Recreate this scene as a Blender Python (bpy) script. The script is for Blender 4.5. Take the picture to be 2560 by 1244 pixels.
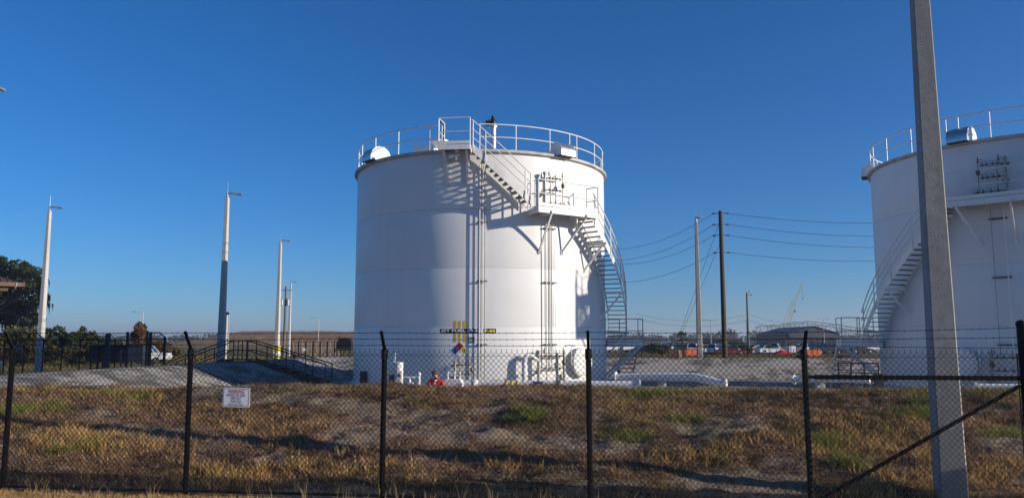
import bpy, bmesh, math, random
import numpy as np
from mathutils import Vector, Matrix
for o in list(bpy.data.objects): bpy.data.objects.remove(o)
sc = bpy.context.scene
COL = sc.collection
rnd = random.Random(7)
R = math.radians
# ------------------------------------------------------------------ camera
FPX, HY, CZ = 1950.0, 850.0, 2.3
PITCH = math.atan((HY-622)/FPX)
cd = bpy.data.cameras.new('camera'); cam = bpy.data.objects.new('camera', cd); COL.objects.link(cam)
cd.sensor_width = 36; cd.lens = 36*FPX/2560; cd.clip_start = .1; cd.clip_end = 20000
cam.location = (0, 0, CZ); cam.rotation_euler = (R(90)+PITCH, 0, 0)
sc.camera = cam
# ------------------------------------------------------------------ sky, sun, exposure
SUN_TH, SUN_EL = R(72.3), R(16.6)
L = Vector((math.sin(SUN_TH)*math.cos(SUN_EL), -math.cos(SUN_TH)*math.cos(SUN_EL), math.sin(SUN_EL)))
w = bpy.data.worlds.new('World'); sc.world = w; w.use_nodes = True
nt = w.node_tree; nt.nodes.clear()
sky = nt.nodes.new('ShaderNodeTexSky'); sky.sky_type = 'NISHITA'; sky.sun_disc = False
sky.sun_elevation = SUN_EL; sky.sun_rotation = math.atan2(L.x, L.y)
sky.altitude = 0; sky.air_density = 0.95; sky.dust_density = 0.15; sky.ozone_density = 9.0
bg = nt.nodes.new('ShaderNodeBackground'); bg.inputs[1].default_value = 0.105
wo = nt.nodes.new('ShaderNodeOutputWorld')
hs = nt.nodes.new('ShaderNodeHueSaturation'); hs.inputs['Saturation'].default_value = 1.07; hs.inputs['Value'].default_value = 1.02
nt.links.new(sky.outputs[0], hs.inputs['Color']); nt.links.new(hs.outputs[0], bg.inputs[0]); nt.links.new(bg.outputs[0], wo.inputs[0])
sd = bpy.data.lights.new('sun', 'SUN'); sd.energy = 5.0; sd.angle = R(.5); sd.color = (1, .90, .76)
so = bpy.data.objects.new('sun', sd); COL.objects.link(so)
so.rotation_euler = L.to_track_quat('Z', 'Y').to_euler(); so.location = (60, -20, 40)
sc.view_settings.view_transform = 'Standard'; sc.view_settings.look = 'None'
sc.view_settings.exposure = 0.2; sc.view_settings.gamma = 1.0
sc.render.engine = 'CYCLES'
# ------------------------------------------------------------------ pixel helpers
_F = Vector((0, math.cos(PITCH), math.sin(PITCH))); _U = Vector((0, -math.sin(PITCH), math.cos(PITCH)))
def ray(x, y): return _F + Vector((1, 0, 0))*((x-1280)/FPX) + _U*((622-y)/FPX)
def at(x, y, Y):
    r = ray(x, y); return Vector((0, 0, CZ)) + r*(Y/r.y)
# ------------------------------------------------------------------ site frame (fence, dikes and tanks share one orientation)
AZ = R(7.3); CA, SA = math.cos(AZ), math.sin(AZ)
def uv2(u, v): return (u*CA+v*SA, -u*SA+v*CA)
def W(u, v, z=0): x, y = uv2(u, v); return Vector((x, y, z))
def to_uv(x, y): return (x*CA-y*SA, x*SA+y*CA)
# ------------------------------------------------------------------ noise
def _hash(ix, iy, s):
    n = (ix.astype(np.int64)*374761393 + iy.astype(np.int64)*668265263 + s*1442695041) & 0x7fffffff
    n = (n ^ (n >> 13))*1274126177 & 0x7fffffff
    return ((n ^ (n >> 16)) & 0xffff)/65535.0
def vnoise(x, y, s=0):
    x = np.asarray(x, float); y = np.asarray(y, float)
    ix = np.floor(x); iy = np.floor(y); fx = x-ix; fy = y-iy
    fx = fx*fx*(3-2*fx); fy = fy*fy*(3-2*fy)
    a = _hash(ix, iy, s); b = _hash(ix+1, iy, s); c = _hash(ix, iy+1, s); d = _hash(ix+1, iy+1, s)
    return (a*(1-fx)+b*fx)*(1-fy)+(c*(1-fx)+d*fx)*fy
def fbm(x, y, s=0, o=4):
    t = 0; a = .5
    for k in range(o): t = t + a*vnoise(np.asarray(x)*2**k+k*17.3, np.asarray(y)*2**k-k*9.1, s+k); a *= .5
    return t/(1-.5**o)
def sstep(a, b, x):
    t = np.clip((x-a)/(b-a), 0, 1); return t*t*(3-2*t)
# ------------------------------------------------------------------ terrain height
UL, VF, VB, UR = -19.0, 20.9, 50.2, 44.0      # inner crest lines of the dike
def dike_s(u, v): return np.maximum(np.maximum(UL-u, VF-v), np.maximum(v-VB, u-UR))
def height(x, y):
    x = np.asarray(x, float); y = np.asarray(y, float)
    u, v = x*CA-y*SA, x*SA+y*CA
    wob = (fbm(u*.25, v*.25, 5, 3)-.5)*.9
    s = dike_s(u, v)+wob*.35
    zin = np.maximum(1.2+s*.36, .05)
    front = (VF-v) >= np.maximum(np.maximum(UL-u, v-VB), u-UR)
    sl = np.where(v < VF, .172, .36)
    sl = np.where((v < VF) & (UL-u > 0), .2, sl)
    zout = np.maximum(1.2-np.maximum(s-1.6, 0)*sl, 0)
    cap = np.where(v < VF+6, 1.2-sstep(VF+4, VF+.5, v)*(.10+.10*sstep(-7, -13, u)), 1.2)
    z = np.minimum(np.where(s < 0, zin, np.minimum(zout, 1.2)), cap)
    z = 1.25 - np.sqrt((1.25-z)**2+.004)                       # round the crest
    near = np.clip(1-np.abs(y-15)/25, 0, 1)*np.clip(1-np.abs(x)/40, 0, 1)
    nslope = (v < VF-.3)*1.0
    amp = near*np.where(nslope > 0, np.clip((v-11.6)/1.5, .15, 1), .45)
    z = z + amp*((fbm(u*.7, v*1.0, 11, 4)-.5)*.40 + (fbm(u*2.6, v*3.2, 21, 3)-.5)*.19)
    far = np.clip((y-320)/200, 0, 1)
    z = z + far*(fbm(x*.02, y*.02, 31, 3)-.5)*.4
    return z
def hz(x, y): return float(height(np.array([x]), np.array([y]))[0])
# ------------------------------------------------------------------ mesh builder
class MB:
    def __init__(s): s.v = []; s.f = []
    def add(s, vs, fs):
        b = len(s.v); s.v += [tuple(p) for p in vs]; s.f += [tuple(i+b for i in f) for f in fs]; return s
    def hexa(s, p):   # 8 points: bottom 4 ccw, top 4 ccw
        return s.add(p, [(3, 2, 1, 0), (4, 5, 6, 7), (0, 1, 5, 4), (1, 2, 6, 5), (2, 3, 7, 6), (3, 0, 4, 7)])
    def box(s, c, d, ax=None):
        c = Vector(c); ex, ey, ez = ax if ax else (Vector((1, 0, 0)), Vector((0, 1, 0)), Vector((0, 0, 1)))
        p = []
        for k in (-.5, .5):
            for i, j in ((-.5, -.5), (.5, -.5), (.5, .5), (-.5, .5)): p.append(c+ex*(i*d[0])+ey*(j*d[1])+ez*(k*d[2]))
        return s.hexa(p)
    def bar(s, p, q, w, h, up=(0, 0, 1)):
        p = Vector(p); q = Vector(q); ez = (q-p).normalized(); up = Vector(up)
        ex = ez.cross(up)
        if ex.length < 1e-4: ex = ez.cross(Vector((1, 0, 0)))
        ex.normalize(); ey = ex.cross(ez)
        return s.box((p+q)/2, (w, h, (q-p).length), (ex, ey, ez))
    def tube(s, pts, r, n=8, cap=True):
        pts = [Vector(p) for p in pts]; rs = r if isinstance(r, (list, tuple)) else [r]*len(pts)
        b = len(s.v); ex = None
        for i, p in enumerate(pts):
            d = (pts[min(i+1, len(pts)-1)]-pts[max(i-1, 0)]).normalized()
            if ex is None:
                ex = d.cross(Vector((0, 0, 1)))
                if ex.length < 1e-3: ex = d.cross(Vector((0, 1, 0)))
            else: ex = ex-d*ex.dot(d)
            ex.normalize(); ey = d.cross(ex)
            for k in range(n):
                a = 2*math.pi*k/n; s.v.append(tuple(p+ex*(math.cos(a)*rs[i])+ey*(math.sin(a)*rs[i])))
        for i in range(len(pts)-1):
            for k in range(n):
                a = b+i*n+k; c = b+i*n+(k+1) % n; s.f.append((a, c, c+n, a+n))
        if cap: s.f.append(tuple(b+k for k in range(n))[::-1]); s.f.append(tuple(b+(len(pts)-1)*n+k for k in range(n)))
        return s
    def lathe(s, prof, c, n=32, a0=0, a1=360, axis=None, closed=False):
        # prof: (r, z); axis: (ex, ey, ez) frame
        c = Vector(c); ex, ey, ez = axis if axis else (Vector((1, 0, 0)), Vector((0, 1, 0)), Vector((0, 0, 1)))
        full = abs(a1-a0) >= 359.9; m = n if full else n+1; b = len(s.v); P = len(prof)
        for k in range(m):
            a = R(a0+(a1-a0)*k/n)
            for r, z in prof: s.v.append(tuple(c+ex*(r*math.sin(a))-ey*(r*math.cos(a))+ez*z))
        for k in range(n):
            k2 = (k+1) % m
            for i in range(P if closed else P-1):
                j = (i+1) % P; s.f.append((b+k*P+i, b+k2*P+i, b+k2*P+j, b+k*P+j))
        return s
    def prism(s, poly, o, ex, ey, ez, d):   # polygon in ex,ey extruded d along ez (centred)
        o = Vector(o); n = len(poly); b = len(s.v)
        for k in (-.5, .5):
            for x, y in poly: s.v.append(tuple(o+ex*x+ey*y+ez*(k*d)))
        s.f.append(tuple(b+i for i in range(n))[::-1]); s.f.append(tuple(b+n+i for i in range(n)))
        for i in range(n): j = (i+1) % n; s.f.append((b+i, b+j, b+n+j, b+n+i))
        return s
    def ball(s, c, r, n=12, m=8, sq=(1, 1, 1)):
        c = Vector(c); b = len(s.v)
        for i in range(m+1):
            t = math.pi*i/m
            for k in range(n):
                a = 2*math.pi*k/n
                s.v.append((c.x+r*sq[0]*math.sin(t)*math.cos(a), c.y+r*sq[1]*math.sin(t)*math.sin(a), c.z+r*sq[2]*math.cos(t)))
        for i in range(m):
            for k in range(n): k2 = (k+1) % n; s.f.append((b+i*n+k, b+(i+1)*n+k, b+(i+1)*n+k2, b+i*n+k2))
        return s
    def build(s, name, mat, parent=None, smooth=False, org=None):
        o0 = org if org is not None else origin(parent)
        me = bpy.data.meshes.new(name)
        me.from_pydata([(p[0]-o0[0], p[1]-o0[1], p[2]-o0[2]) for p in s.v], [], s.f)
        bm = bmesh.new(); bm.from_mesh(me); bmesh.ops.remove_doubles(bm, verts=bm.verts, dist=1e-5)
        bmesh.ops.recalc_face_normals(bm, faces=bm.faces); bm.to_mesh(me); bm.free()
        if smooth:
            me.polygons.foreach_set('use_smooth', [True]*len(me.polygons))
            try: me.set_sharp_from_angle(angle=R(35))
            except Exception: pass
        me.materials.append(mat)
        o = bpy.data.objects.new(name, me); COL.objects.link(o)
        if parent: o.parent = parent
        elif org is not None: o.location = org
        return o
def origin(o):
    if o is None: return Vector((0, 0, 0))
    while o.parent: o = o.parent
    return o.location.copy()
def tag(o, label, cat, group=None):
    o['label'] = label; o['category'] = cat
    if group: o['group'] = group
    return o
def thing(name, label, cat, loc=(0, 0, 0), group=None):
    o = bpy.data.objects.new(name, None); COL.objects.link(o); o.location = loc; o.empty_display_size = .2
    return tag(o, label, cat, group)
def dup(root, loc, label=None):
    r = root.copy(); COL.objects.link(r); r.location = loc
    if label: r['label'] = label
    for ch in list(root.children):
        c = ch.copy(); COL.objects.link(c); c.parent = r
        for g in list(ch.children): d = g.copy(); COL.objects.link(d); d.parent = c
    return r
def np_mesh(name, verts, faces, mat, cols=None, org=(0, 0, 0), parent=None):
    me = bpy.data.meshes.new(name); n = len(verts); k = faces.shape[1]
    verts = verts-np.array(org if parent is None else origin(parent))
    me.vertices.add(n); me.vertices.foreach_set('co', verts.astype(np.float32).ravel())
    me.loops.add(faces.size); me.loops.foreach_set('vertex_index', faces.astype(np.int32).ravel())
    me.polygons.add(len(faces)); me.polygons.foreach_set('loop_start', np.arange(0, faces.size, k, dtype=np.int32))
    try: me.polygons.foreach_set('loop_total', np.full(len(faces), k, np.int32))
    except Exception: pass
    if cols is not None:
        a = me.color_attributes.new('Col', 'FLOAT_COLOR', 'POINT')
        a.data.foreach_set('color', np.concatenate([cols, np.ones((n, 1))], 1).astype(np.float32).ravel())
    me.update(calc_edges=True); me.validate()
    me.materials.append(mat)
    o = bpy.data.objects.new(name, me); COL.objects.link(o)
    if parent: o.parent = parent
    else: o.location = org
    return o
# ------------------------------------------------------------------ materials
def pmat(name, col, rough=.6, metal=0., var=.12, scale=4., bump=0., bscale=30., stretch=(1, 1, 1), spec=.4, dirt=None, dscale=(1, 1, 1), damt=.3, coat=0):
    m = bpy.data.materials.new(name); m.use_nodes = True; t = m.node_tree; N = t.nodes; K = t.links
    b = N['Principled BSDF']; b.inputs['Roughness'].default_value = rough; b.inputs['Metallic'].default_value = metal
    b.inputs['Specular IOR Level'].default_value = spec
    if coat: b.inputs['Coat Weight'].default_value = coat
    g = N.new('ShaderNodeNewGeometry'); mp = N.new('ShaderNodeMapping'); mp.inputs['Scale'].default_value = stretch
    K.new(g.outputs['Position'], mp.inputs['Vector'])
    n = N.new('ShaderNodeTexNoise'); n.inputs['Scale'].default_value = scale; n.inputs['Detail'].default_value = 5
    K.new(mp.outputs[0], n.inputs['Vector'])
    mr = N.new('ShaderNodeMapRange'); mr.inputs[1].default_value = .3; mr.inputs[2].default_value = .7
    mr.inputs[3].default_value = 1-var; mr.inputs[4].default_value = 1+var*.6; K.new(n.outputs[0], mr.inputs[0])
    mx = N.new('ShaderNodeMix'); mx.data_type = 'RGBA'; mx.blend_type = 'MULTIPLY'; mx.inputs[0].default_value = 1
    mx.inputs[6].default_value = (*col, 1); K.new(mr.outputs[0], mx.inputs[7]); out = mx.outputs[2]
    if dirt:
        mp2 = N.new('ShaderNodeMapping'); mp2.inputs['Scale'].default_value = dscale; K.new(g.outputs['Position'], mp2.inputs['Vector'])
        n2 = N.new('ShaderNodeTexNoise'); n2.inputs['Scale'].default_value = 1; n2.inputs['Detail'].default_value = 6; K.new(mp2.outputs[0], n2.inputs['Vector'])
        r2 = N.new('ShaderNodeMapRange'); r2.inputs[1].default_value = .5; r2.inputs[2].default_value = .72; r2.inputs[3].default_value = 0; r2.inputs[4].default_value = damt
        K.new(n2.outputs[0], r2.inputs[0])
        m2 = N.new('ShaderNodeMix'); m2.data_type = 'RGBA'; K.new(r2.outputs[0], m2.inputs[0]); K.new(out, m2.inputs[6]); m2.inputs[7].default_value = (*dirt, 1); out = m2.outputs[2]
    K.new(out, b.inputs['Base Color'])
    rr = N.new('ShaderNodeMapRange'); rr.inputs[3].default_value = max(rough-.08, .02); rr.inputs[4].default_value = min(rough+.1, 1); K.new(n.outputs[0], rr.inputs[0]); K.new(rr.outputs[0], b.inputs['Roughness'])
    if bump:
        n3 = N.new('ShaderNodeTexNoise'); n3.inputs['Scale'].default_value = bscale; n3.inputs['Detail'].default_value = 4; K.new(g.outputs['Position'], n3.inputs['Vector'])
        bp = N.new('ShaderNodeBump'); bp.inputs['Strength'].default_value = bump; bp.inputs['Distance'].default_value = .02
        K.new(n3.outputs[0], bp.inputs['Height']); K.new(bp.outputs[0], b.inputs['Normal'])
    return m
def leafmat(name, rough=.75, trans=.25):
    m = bpy.data.materials.new(name); m.use_nodes = True; t = m.node_tree; N = t.nodes; K = t.links
    b = N['Principled BSDF']; a = N.new('ShaderNodeVertexColor'); a.layer_name = 'Col'
    K.new(a.outputs[0], b.inputs['Base Color']); b.inputs['Roughness'].default_value = rough; b.inputs['Specular IOR Level'].default_value = .2
    tr = N.new('ShaderNodeBsdfTranslucent'); K.new(a.outputs[0], tr.inputs[0])
    ms = N.new('ShaderNodeMixShader'); ms.inputs[0].default_value = trans
    K.new(b.outputs[0], ms.inputs[1]); K.new(tr.outputs[0], ms.inputs[2]); K.new(ms.outputs[0], N['Material Output'].inputs[0])
    return m
M = {}
M['tank'] = pmat('tank_paint', (.74, .73, .715), .42, var=.045, scale=.6, dirt=(.50, .47, .43), dscale=(1.6, 1.6, .10), damt=.16, bump=.03, bscale=1.3)
M['white'] = pmat('white_steel_paint', (.78, .77, .74), .4, var=.06, scale=2, dirt=(.42, .36, .30), dscale=(3, 3, 1.2), damt=.22)
M['seam'] = pmat('weld_seam', (.60, .58, .55), .6, var=.15, scale=3)
M['rimdark'] = pmat('rim_weathered', (.50, .48, .45), .6, var=.25, scale=2, dirt=(.14, .10, .07), dscale=(2, 2, 6), damt=.6)
M['galv'] = pmat('galvanised_steel', (.58, .58, .58), .38, 1.0, var=.12, scale=6)
M['steel'] = pmat('brushed_steel', (.62, .61, .58), .3, .9, var=.1, scale=8)
M['grate'] = pmat('dark_grating', (.10, .10, .11), .6, .3, var=.2)
M['tread'] = pmat('tread_grating', (.16, .16, .165), .6, .3, var=.2)
M['black'] = pmat('black_coating', (.012, .012, .013), .45, var=.3, scale=20)
M['blackpipe'] = pmat('black_pipe', (.011, .0105, .010), .6, spec=.2, var=.35, scale=14, dirt=(.05, .04, .03), dscale=(9, 9, 2), damt=.5)
M['wire'] = pmat('black_vinyl_wire', (.008, .008, .008), .6, var=.2, spec=.2)
M['valve'] = pmat('valve_brass_dark', (.17, .14, .10), .5, .6, var=.3, scale=12)
M['manif'] = pmat('manifold_grey', (.36, .35, .33), .5, .3, var=.25, scale=9)
M['conc'] = pmat('pole_concrete', (.36, .345, .32), .9, var=.16, scale=9, bump=.55, bscale=70, dirt=(.20, .19, .17), dscale=(3, 3, .35), damt=.5)
M['concl'] = pmat('pale_concrete', (.52, .50, .46), .85, var=.1, scale=5, bump=.15, bscale=40, dirt=(.3, .29, .27), dscale=(2, 2, .3), damt=.4)
M['ringc'] = pmat('ringwall_concrete', (.48, .46, .42), .9, var=.15, scale=4, bump=.2)
M['wood'] = pmat('creosote_wood', (.075, .058, .042), .85, var=.35, scale=6, stretch=(6, 6, .4), bump=.3)
M['woodg'] = pmat('grey_wood_pole', (.15, .14, .115), .85, var=.3, scale=6, stretch=(6, 6, .4), bump=.3)
M['lamp'] = pmat('lamp_grey', (.33, .34, .35), .45, .5, var=.1)
M['yellow'] = pmat('yellow_paint', (.62, .40, .02), .5, var=.12, scale=9)
M['yellowb'] = pmat('bright_yellow_paint', (.72, .60, .03), .5, var=.1)
M['signblk'] = pmat('sign_black', (.012, .012, .014), .5, var=.1)
M['signwht'] = pmat('sign_white', (.80, .80, .80), .5, var=.03)
M['signred'] = pmat('sign_red', (.45, .02, .03), .5, var=.05)
M['signblu'] = pmat('sign_blue', (.02, .09, .36), .5, var=.05)
M['signyel'] = pmat('sign_yellow', (.80, .70, .06), .5, var=.05)
M['signlet'] = pmat('sign_lettering', (.03, .03, .045), .5, var=.05)
M['navy'] = pmat('dark_blue_panel', (.022, .028, .05), .55, var=.3, scale=3, dirt=(.04, .045, .06), dscale=(2, 2, 2), damt=.5)
M['charc'] = pmat('charcoal_steel', (.035, .037, .042), .6, var=.2)
M['orange'] = pmat('orange_plastic', (.75, .16, .05), .5, var=.12, scale=5)
M['brownroof'] = pmat('brown_metal_roof', (.10, .055, .035), .5, .1, var=.15)
M['hangar'] = pmat('hangar_cladding', (.055, .064, .08), .6, var=.1, scale=.5)
M['hangard'] = pmat('hangar_dark', (.016, .019, .025), .6, var=.2, scale=.5)
M['frame'] = pmat('pale_steel_frame', (.27, .30, .35), .6, var=.1)
M['crane'] = pmat('crane_lattice', (.55, .46, .22), .6, var=.1)
M['cranered'] = pmat('crane_red', (.55, .16, .10), .6, var=.1)
M['tan'] = pmat('tan_board', (.48, .33, .12), .8, var=.2)
M['brownbox'] = pmat('brown_panel', (.13, .085, .06), .8, var=.3)
M['screen'] = pmat('brown_windscreen', (.13, .105, .085), .9, var=.2, scale=2)
M['glass'] = pmat('dark_glass', (.02, .025, .03), .08, var=.1, spec=.8)
M['tyre'] = pmat('tyre_rubber', (.02, .02, .02), .9, var=.2)
M['rim'] = pmat('wheel_rim', (.45, .45, .45), .3, .8)
M['redlight'] = pmat('red_lens', (.35, .01, .01), .3)
M['skin'] = pmat('skin', (.42, .24, .16), .55, var=.08)
M['redshirt'] = pmat('red_shirt', (.50, .018, .025), .85, var=.2, scale=14, bump=.2, bscale=25)
M['trouser'] = pmat('dark_trousers', (.03, .035, .05), .85, var=.2, bump=.2)
M['cap'] = pmat('olive_cap', (.13, .10, .05), .85, var=.15)
M['hair'] = pmat('dark_hair', (.03, .02, .015), .7)
M['cloth_white'] = pmat('white_cloth', (.75, .74, .72), .8)
M['boot'] = pmat('brown_boot', (.06, .04, .025), .7)
M['bark'] = pmat('bark', (.09, .07, .05), .9, var=.35, scale=5, stretch=(3, 3, .6), bump=.5)
M['leaf'] = leafmat('foliage'); M['grass'] = leafmat('grass_blades', .8, .3)
M['mark'] = pmat('pipe_lettering', (.04, .05, .09), .6)
# ------------------------------------------------------------------ ground (one sheet to the horizon)
def axis(fine, mids, outs):
    s = set()
    for a, b, d in [fine]+mids+outs:
        n = int(round((b-a)/d)); s.update(round(a+(b-a)*i/n, 4) for i in range(n+1))
    return np.array(sorted(s))
def geo(a, b, n): return list(a*(b/a)**(np.arange(n+1)/n))
us = axis((-18, 11, .09), [(-45, -18, .5), (11, 60, .5)], [])
us = np.unique(np.concatenate([us, -np.array(geo(45, 9000, 36)), np.array(geo(60, 9000, 34))]))
vs = axis((10.4, 22.5, .09), [(-12, 10.4, .8), (22.5, 60, .3), (60, 200, 4)], [])
vs = np.unique(np.concatenate([vs, -np.array(geo(12, 3000, 14)), np.array(geo(200, 12000, 40))]))
UU, VV = np.meshgrid(us, vs)
GX = UU*CA+VV*SA; GY = -UU*SA+VV*CA
GZ = height(GX, GY)
S = dike_s(UU, VV)
# dike lining: gravelled inside and over the crest; R = gravel, G = slope of dry weeds in front, B = bare sand
grav = sstep(1.55, 1.15, S+(fbm(UU*.6, VV*.6, 3, 3)-.5)*.9)
grav = np.where((VV < VF) & (UU > -13.5), grav*sstep(.9, .1, S-1.1*sstep(-6, -11, UU)+(fbm(UU*.8, VV*.8, 4, 3)-.5)*.8)*1, grav)
slope = ((VV < VF+.5) & (VV > -20) & (np.abs(UU) < 60))*1.0
sand = .55*sstep(.54, .68, fbm(UU*.42+3, VV*.8, 41, 4))*slope
dry = sstep(150, 90, GY)*0+1
nx, nyv = len(us), len(vs)
idx = np.arange(nx*nyv).reshape(nyv, nx)
faces = np.stack([idx[:-1, :-1], idx[:-1, 1:], idx[1:, 1:], idx[1:, :-1]], -1).reshape(-1, 4)
verts = np.stack([GX, GY, GZ], -1).reshape(-1, 3)
cols = np.stack([grav, slope, sand], -1).reshape(-1, 3)
gm = bpy.data.materials.new('ground'); gm.use_nodes = True
def ground_mat():
    t = gm.node_tree; N = t.nodes; K = t.links; b = N['Principled BSDF']
    b.inputs['Roughness'].default_value = .95; b.inputs['Specular IOR Level'].default_value = .1
    geo_ = N.new('ShaderNodeNewGeometry'); at_ = N.new('ShaderNodeVertexColor'); at_.layer_name = 'Col'
    sp = N.new('ShaderNodeSeparateColor'); K.new(at_.outputs[0], sp.inputs[0])
    def noise(scale, detail=6, st=(1, 1, 1), rot=0):
        mp = N.new('ShaderNodeMapping'); mp.inputs['Scale'].default_value = st; mp.inputs['Rotation'].default_value = (0, 0, rot)
        K.new(geo_.outputs['Position'], mp.inputs['Vector'])
        n = N.new('ShaderNodeTexNoise'); n.inputs['Scale'].default_value = scale; n.inputs['Detail'].default_value = detail; n.inputs['Roughness'].default_value = .6
        K.new(mp.outputs[0], n.inputs['Vector']); return n.outputs[0]
    def mr(x, a, b_, c=0., d=1.):
        m = N.new('ShaderNodeMapRange'); m.inputs[1].default_value = a; m.inputs[2].default_value = b_; m.inputs[3].default_value = c; m.inputs[4].default_value = d
        K.new(x, m.inputs[0]); return m.outputs[0]
    def mix(f, a, c, mode='MIX'):
        m = N.new('ShaderNodeMix'); m.data_type = 'RGBA'; m.blend_type = mode
        if isinstance(f, float): m.inputs[0].default_value = f
        else: K.new(f, m.inputs[0])
        for k, x in ((6, a), (7, c)):
            if isinstance(x, tuple): m.inputs[k].default_value = (*x, 1)
            else: K.new(x, m.inputs[k])
        return m.outputs[2]
    # front slope: grey sand with brown litter
    litter = mix(mr(noise(26), .35, .7), (.10, .062, .032), (.29, .19, .10))
    sandc = mix(mr(noise(9), .3, .7), (.32, .26, .195), (.47, .39, .305))
    sandc = mix(mr(noise(70, 3), .55, .7, 0, .7), sandc, (.17, .13, .085))
    f = mr(noise(2.2), .42, .60)
    f2 = N.new('ShaderNodeMath'); f2.operation = 'MAXIMUM'; K.new(mr(noise(3.1), .56, .66, 0, .75), f2.inputs[0]); K.new(sp.outputs[2], f2.inputs[1])
    slope_c = mix(f2.outputs[0], litter, sandc)
    # grassland beyond
    grassc = mix(mr(noise(.6), .35, .65), (.12, .10, .04), (.22, .155, .07))
    grassc = mix(mr(noise(.09), .45, .6, 0, .7), grassc, (.06, .075, .022))
    # dike lining: pale grey stone dust with dark wash streaks running down the slope
    lin = mix(mr(noise(14), .3, .7), (.36, .335, .30), (.50, .47, .43))
    streak = mr(noise(.55, 5, (1.0, 3.4, 1), AZ), .48, .55, 0, .92)
    patch = mr(noise(.16, 3, (1, 1.4, 1)), .40, .48)
    streak2 = mr(noise(.6, 5, (2.6, .9, 1), AZ+.5), .46, .60, 0, .85)
    mxs = N.new('ShaderNodeMath'); mxs.operation = 'MAXIMUM'; K.new(streak, mxs.inputs[0]); K.new(streak2, mxs.inputs[1])
    sm = N.new('ShaderNodeMath'); sm.operation = 'MULTIPLY'; K.new(mxs.outputs[0], sm.inputs[0]); K.new(patch, sm.inputs[1])
    lin = mix(sm.outputs[0], lin, (.13, .115, .105))
    lin = mix(mr(noise(55, 3), .5, .72, 0, .45), lin, (.16, .145, .13))
    c = mix(sp.outputs[1], grassc, slope_c); c = mix(sp.outputs[0], c, lin)
    K.new(c, b.inputs['Base Color'])
    bp = N.new('ShaderNodeBump'); bp.inputs['Strength'].default_value = .9; bp.inputs['Distance'].default_value = .06
    add = N.new('ShaderNodeMath'); add.operation = 'ADD'; K.new(noise(18, 6), add.inputs[0]); K.new(mr(noise(60, 3), 0, 1, 0, .5), add.inputs[1])
    K.new(add.outputs[0], bp.inputs['Height']); K.new(bp.outputs[0], b.inputs['Normal'])
ground_mat()
g = np_mesh('ground', verts, faces, gm, cols); g['kind'] = 'structure'
g.data.polygons.foreach_set('use_smooth', [True]*len(g.data.polygons))
# ------------------------------------------------------------------ dry grass, weeds and litter on the front slope
rs = np.random.RandomState(3)
def blades(cx, cy, ch, per, spread, wid, lean, colA, colB, tipc=None, zoff=0.):
    # cx, cy: tuft centres; ch: blade length per tuft; colA, colB: per tuft colour range
    n = len(cx)*per
    tx = np.repeat(cx, per); ty = np.repeat(cy, per); hh = np.repeat(ch, per)*rs.uniform(.45, 1.15, n)
    a = rs.uniform(0, 2*np.pi, n); rr = np.sqrt(rs.uniform(0, 1, n))*np.repeat(spread, per)
    bx = tx+rr*np.cos(a); by = ty+rr*np.sin(a); bz = height(bx, by)-.015+zoff
    la = a+rs.normal(0, .7, n); ln = np.repeat(lean, per)*rs.uniform(.3, 1.4, n)
    ln = np.minimum(ln, 1.35)
    dx = np.cos(la)*np.sin(ln*.55); dy = np.sin(la)*np.sin(ln*.55); dz = np.cos(ln*.55)
    ex = np.cos(la)*np.sin(ln); ey = np.sin(la)*np.sin(ln); ez = np.cos(ln)
    fa = rs.uniform(0, 2*np.pi, n); wx = np.cos(fa)*wid*.5*rs.uniform(.6, 1.3, n); wy = np.sin(fa)*wid*.5
    B = np.stack([bx, by, bz], 1); Wd = np.stack([wx, wy, 0*wx], 1)
    Mi = B+np.stack([dx, dy, dz], 1)*(hh*.55)[:, None]; T = Mi+np.stack([ex, ey, ez], 1)*(hh*.45)[:, None]
    V = np.stack([B-Wd, B+Wd, Mi+Wd*.8, Mi-Wd*.8, T], 1).reshape(-1, 3)
    i = np.arange(n)*5
    F = np.concatenate([np.stack([i, i+1, i+2], 1), np.stack([i, i+2, i+3], 1), np.stack([i+3, i+2, i+4], 1)])
    t = rs.uniform(0, 1, n)[:, None]
    c = np.repeat(colA, per, 0)*(1-t)+np.repeat(colB, per, 0)*t
    c = c*rs.uniform(.7, 1.25, n)[:, None]
    return V, F, np.repeat(c, 5, 0)
def scatter(n, u0, u1, v0, v1, dens):
    u = rs.uniform(u0, u1, n); v = rs.uniform(v0, v1, n)
    k = rs.uniform(0, 1, n) < dens(u, v); return u[k], v[k]
def colmix(n, a, b, t): return np.array(a)[None]*(1-t[:, None])+np.array(b)[None]*t[:, None]
GR = []
def put(u, v, ch, per, spread, wid, lean, A, Bc):
    x = u*CA+v*SA; y = -u*SA+v*CA
    # keep the stretch of slope seen by the camera (plus a margin)
    k = (np.abs(x) < y*.74+3.0); x, y = x[k], y[k]
    GR.append(blades(x, y, ch[k], per, spread[k], wid, lean[k], A[k], Bc[k]))
patch = lambda u, v: fbm(u*.42+3, v*.8, 41, 4)            # bare sand patches (as in the ground)
gold = lambda u, v: fbm(u*.35+11, v*.55, 51, 3)
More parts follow.
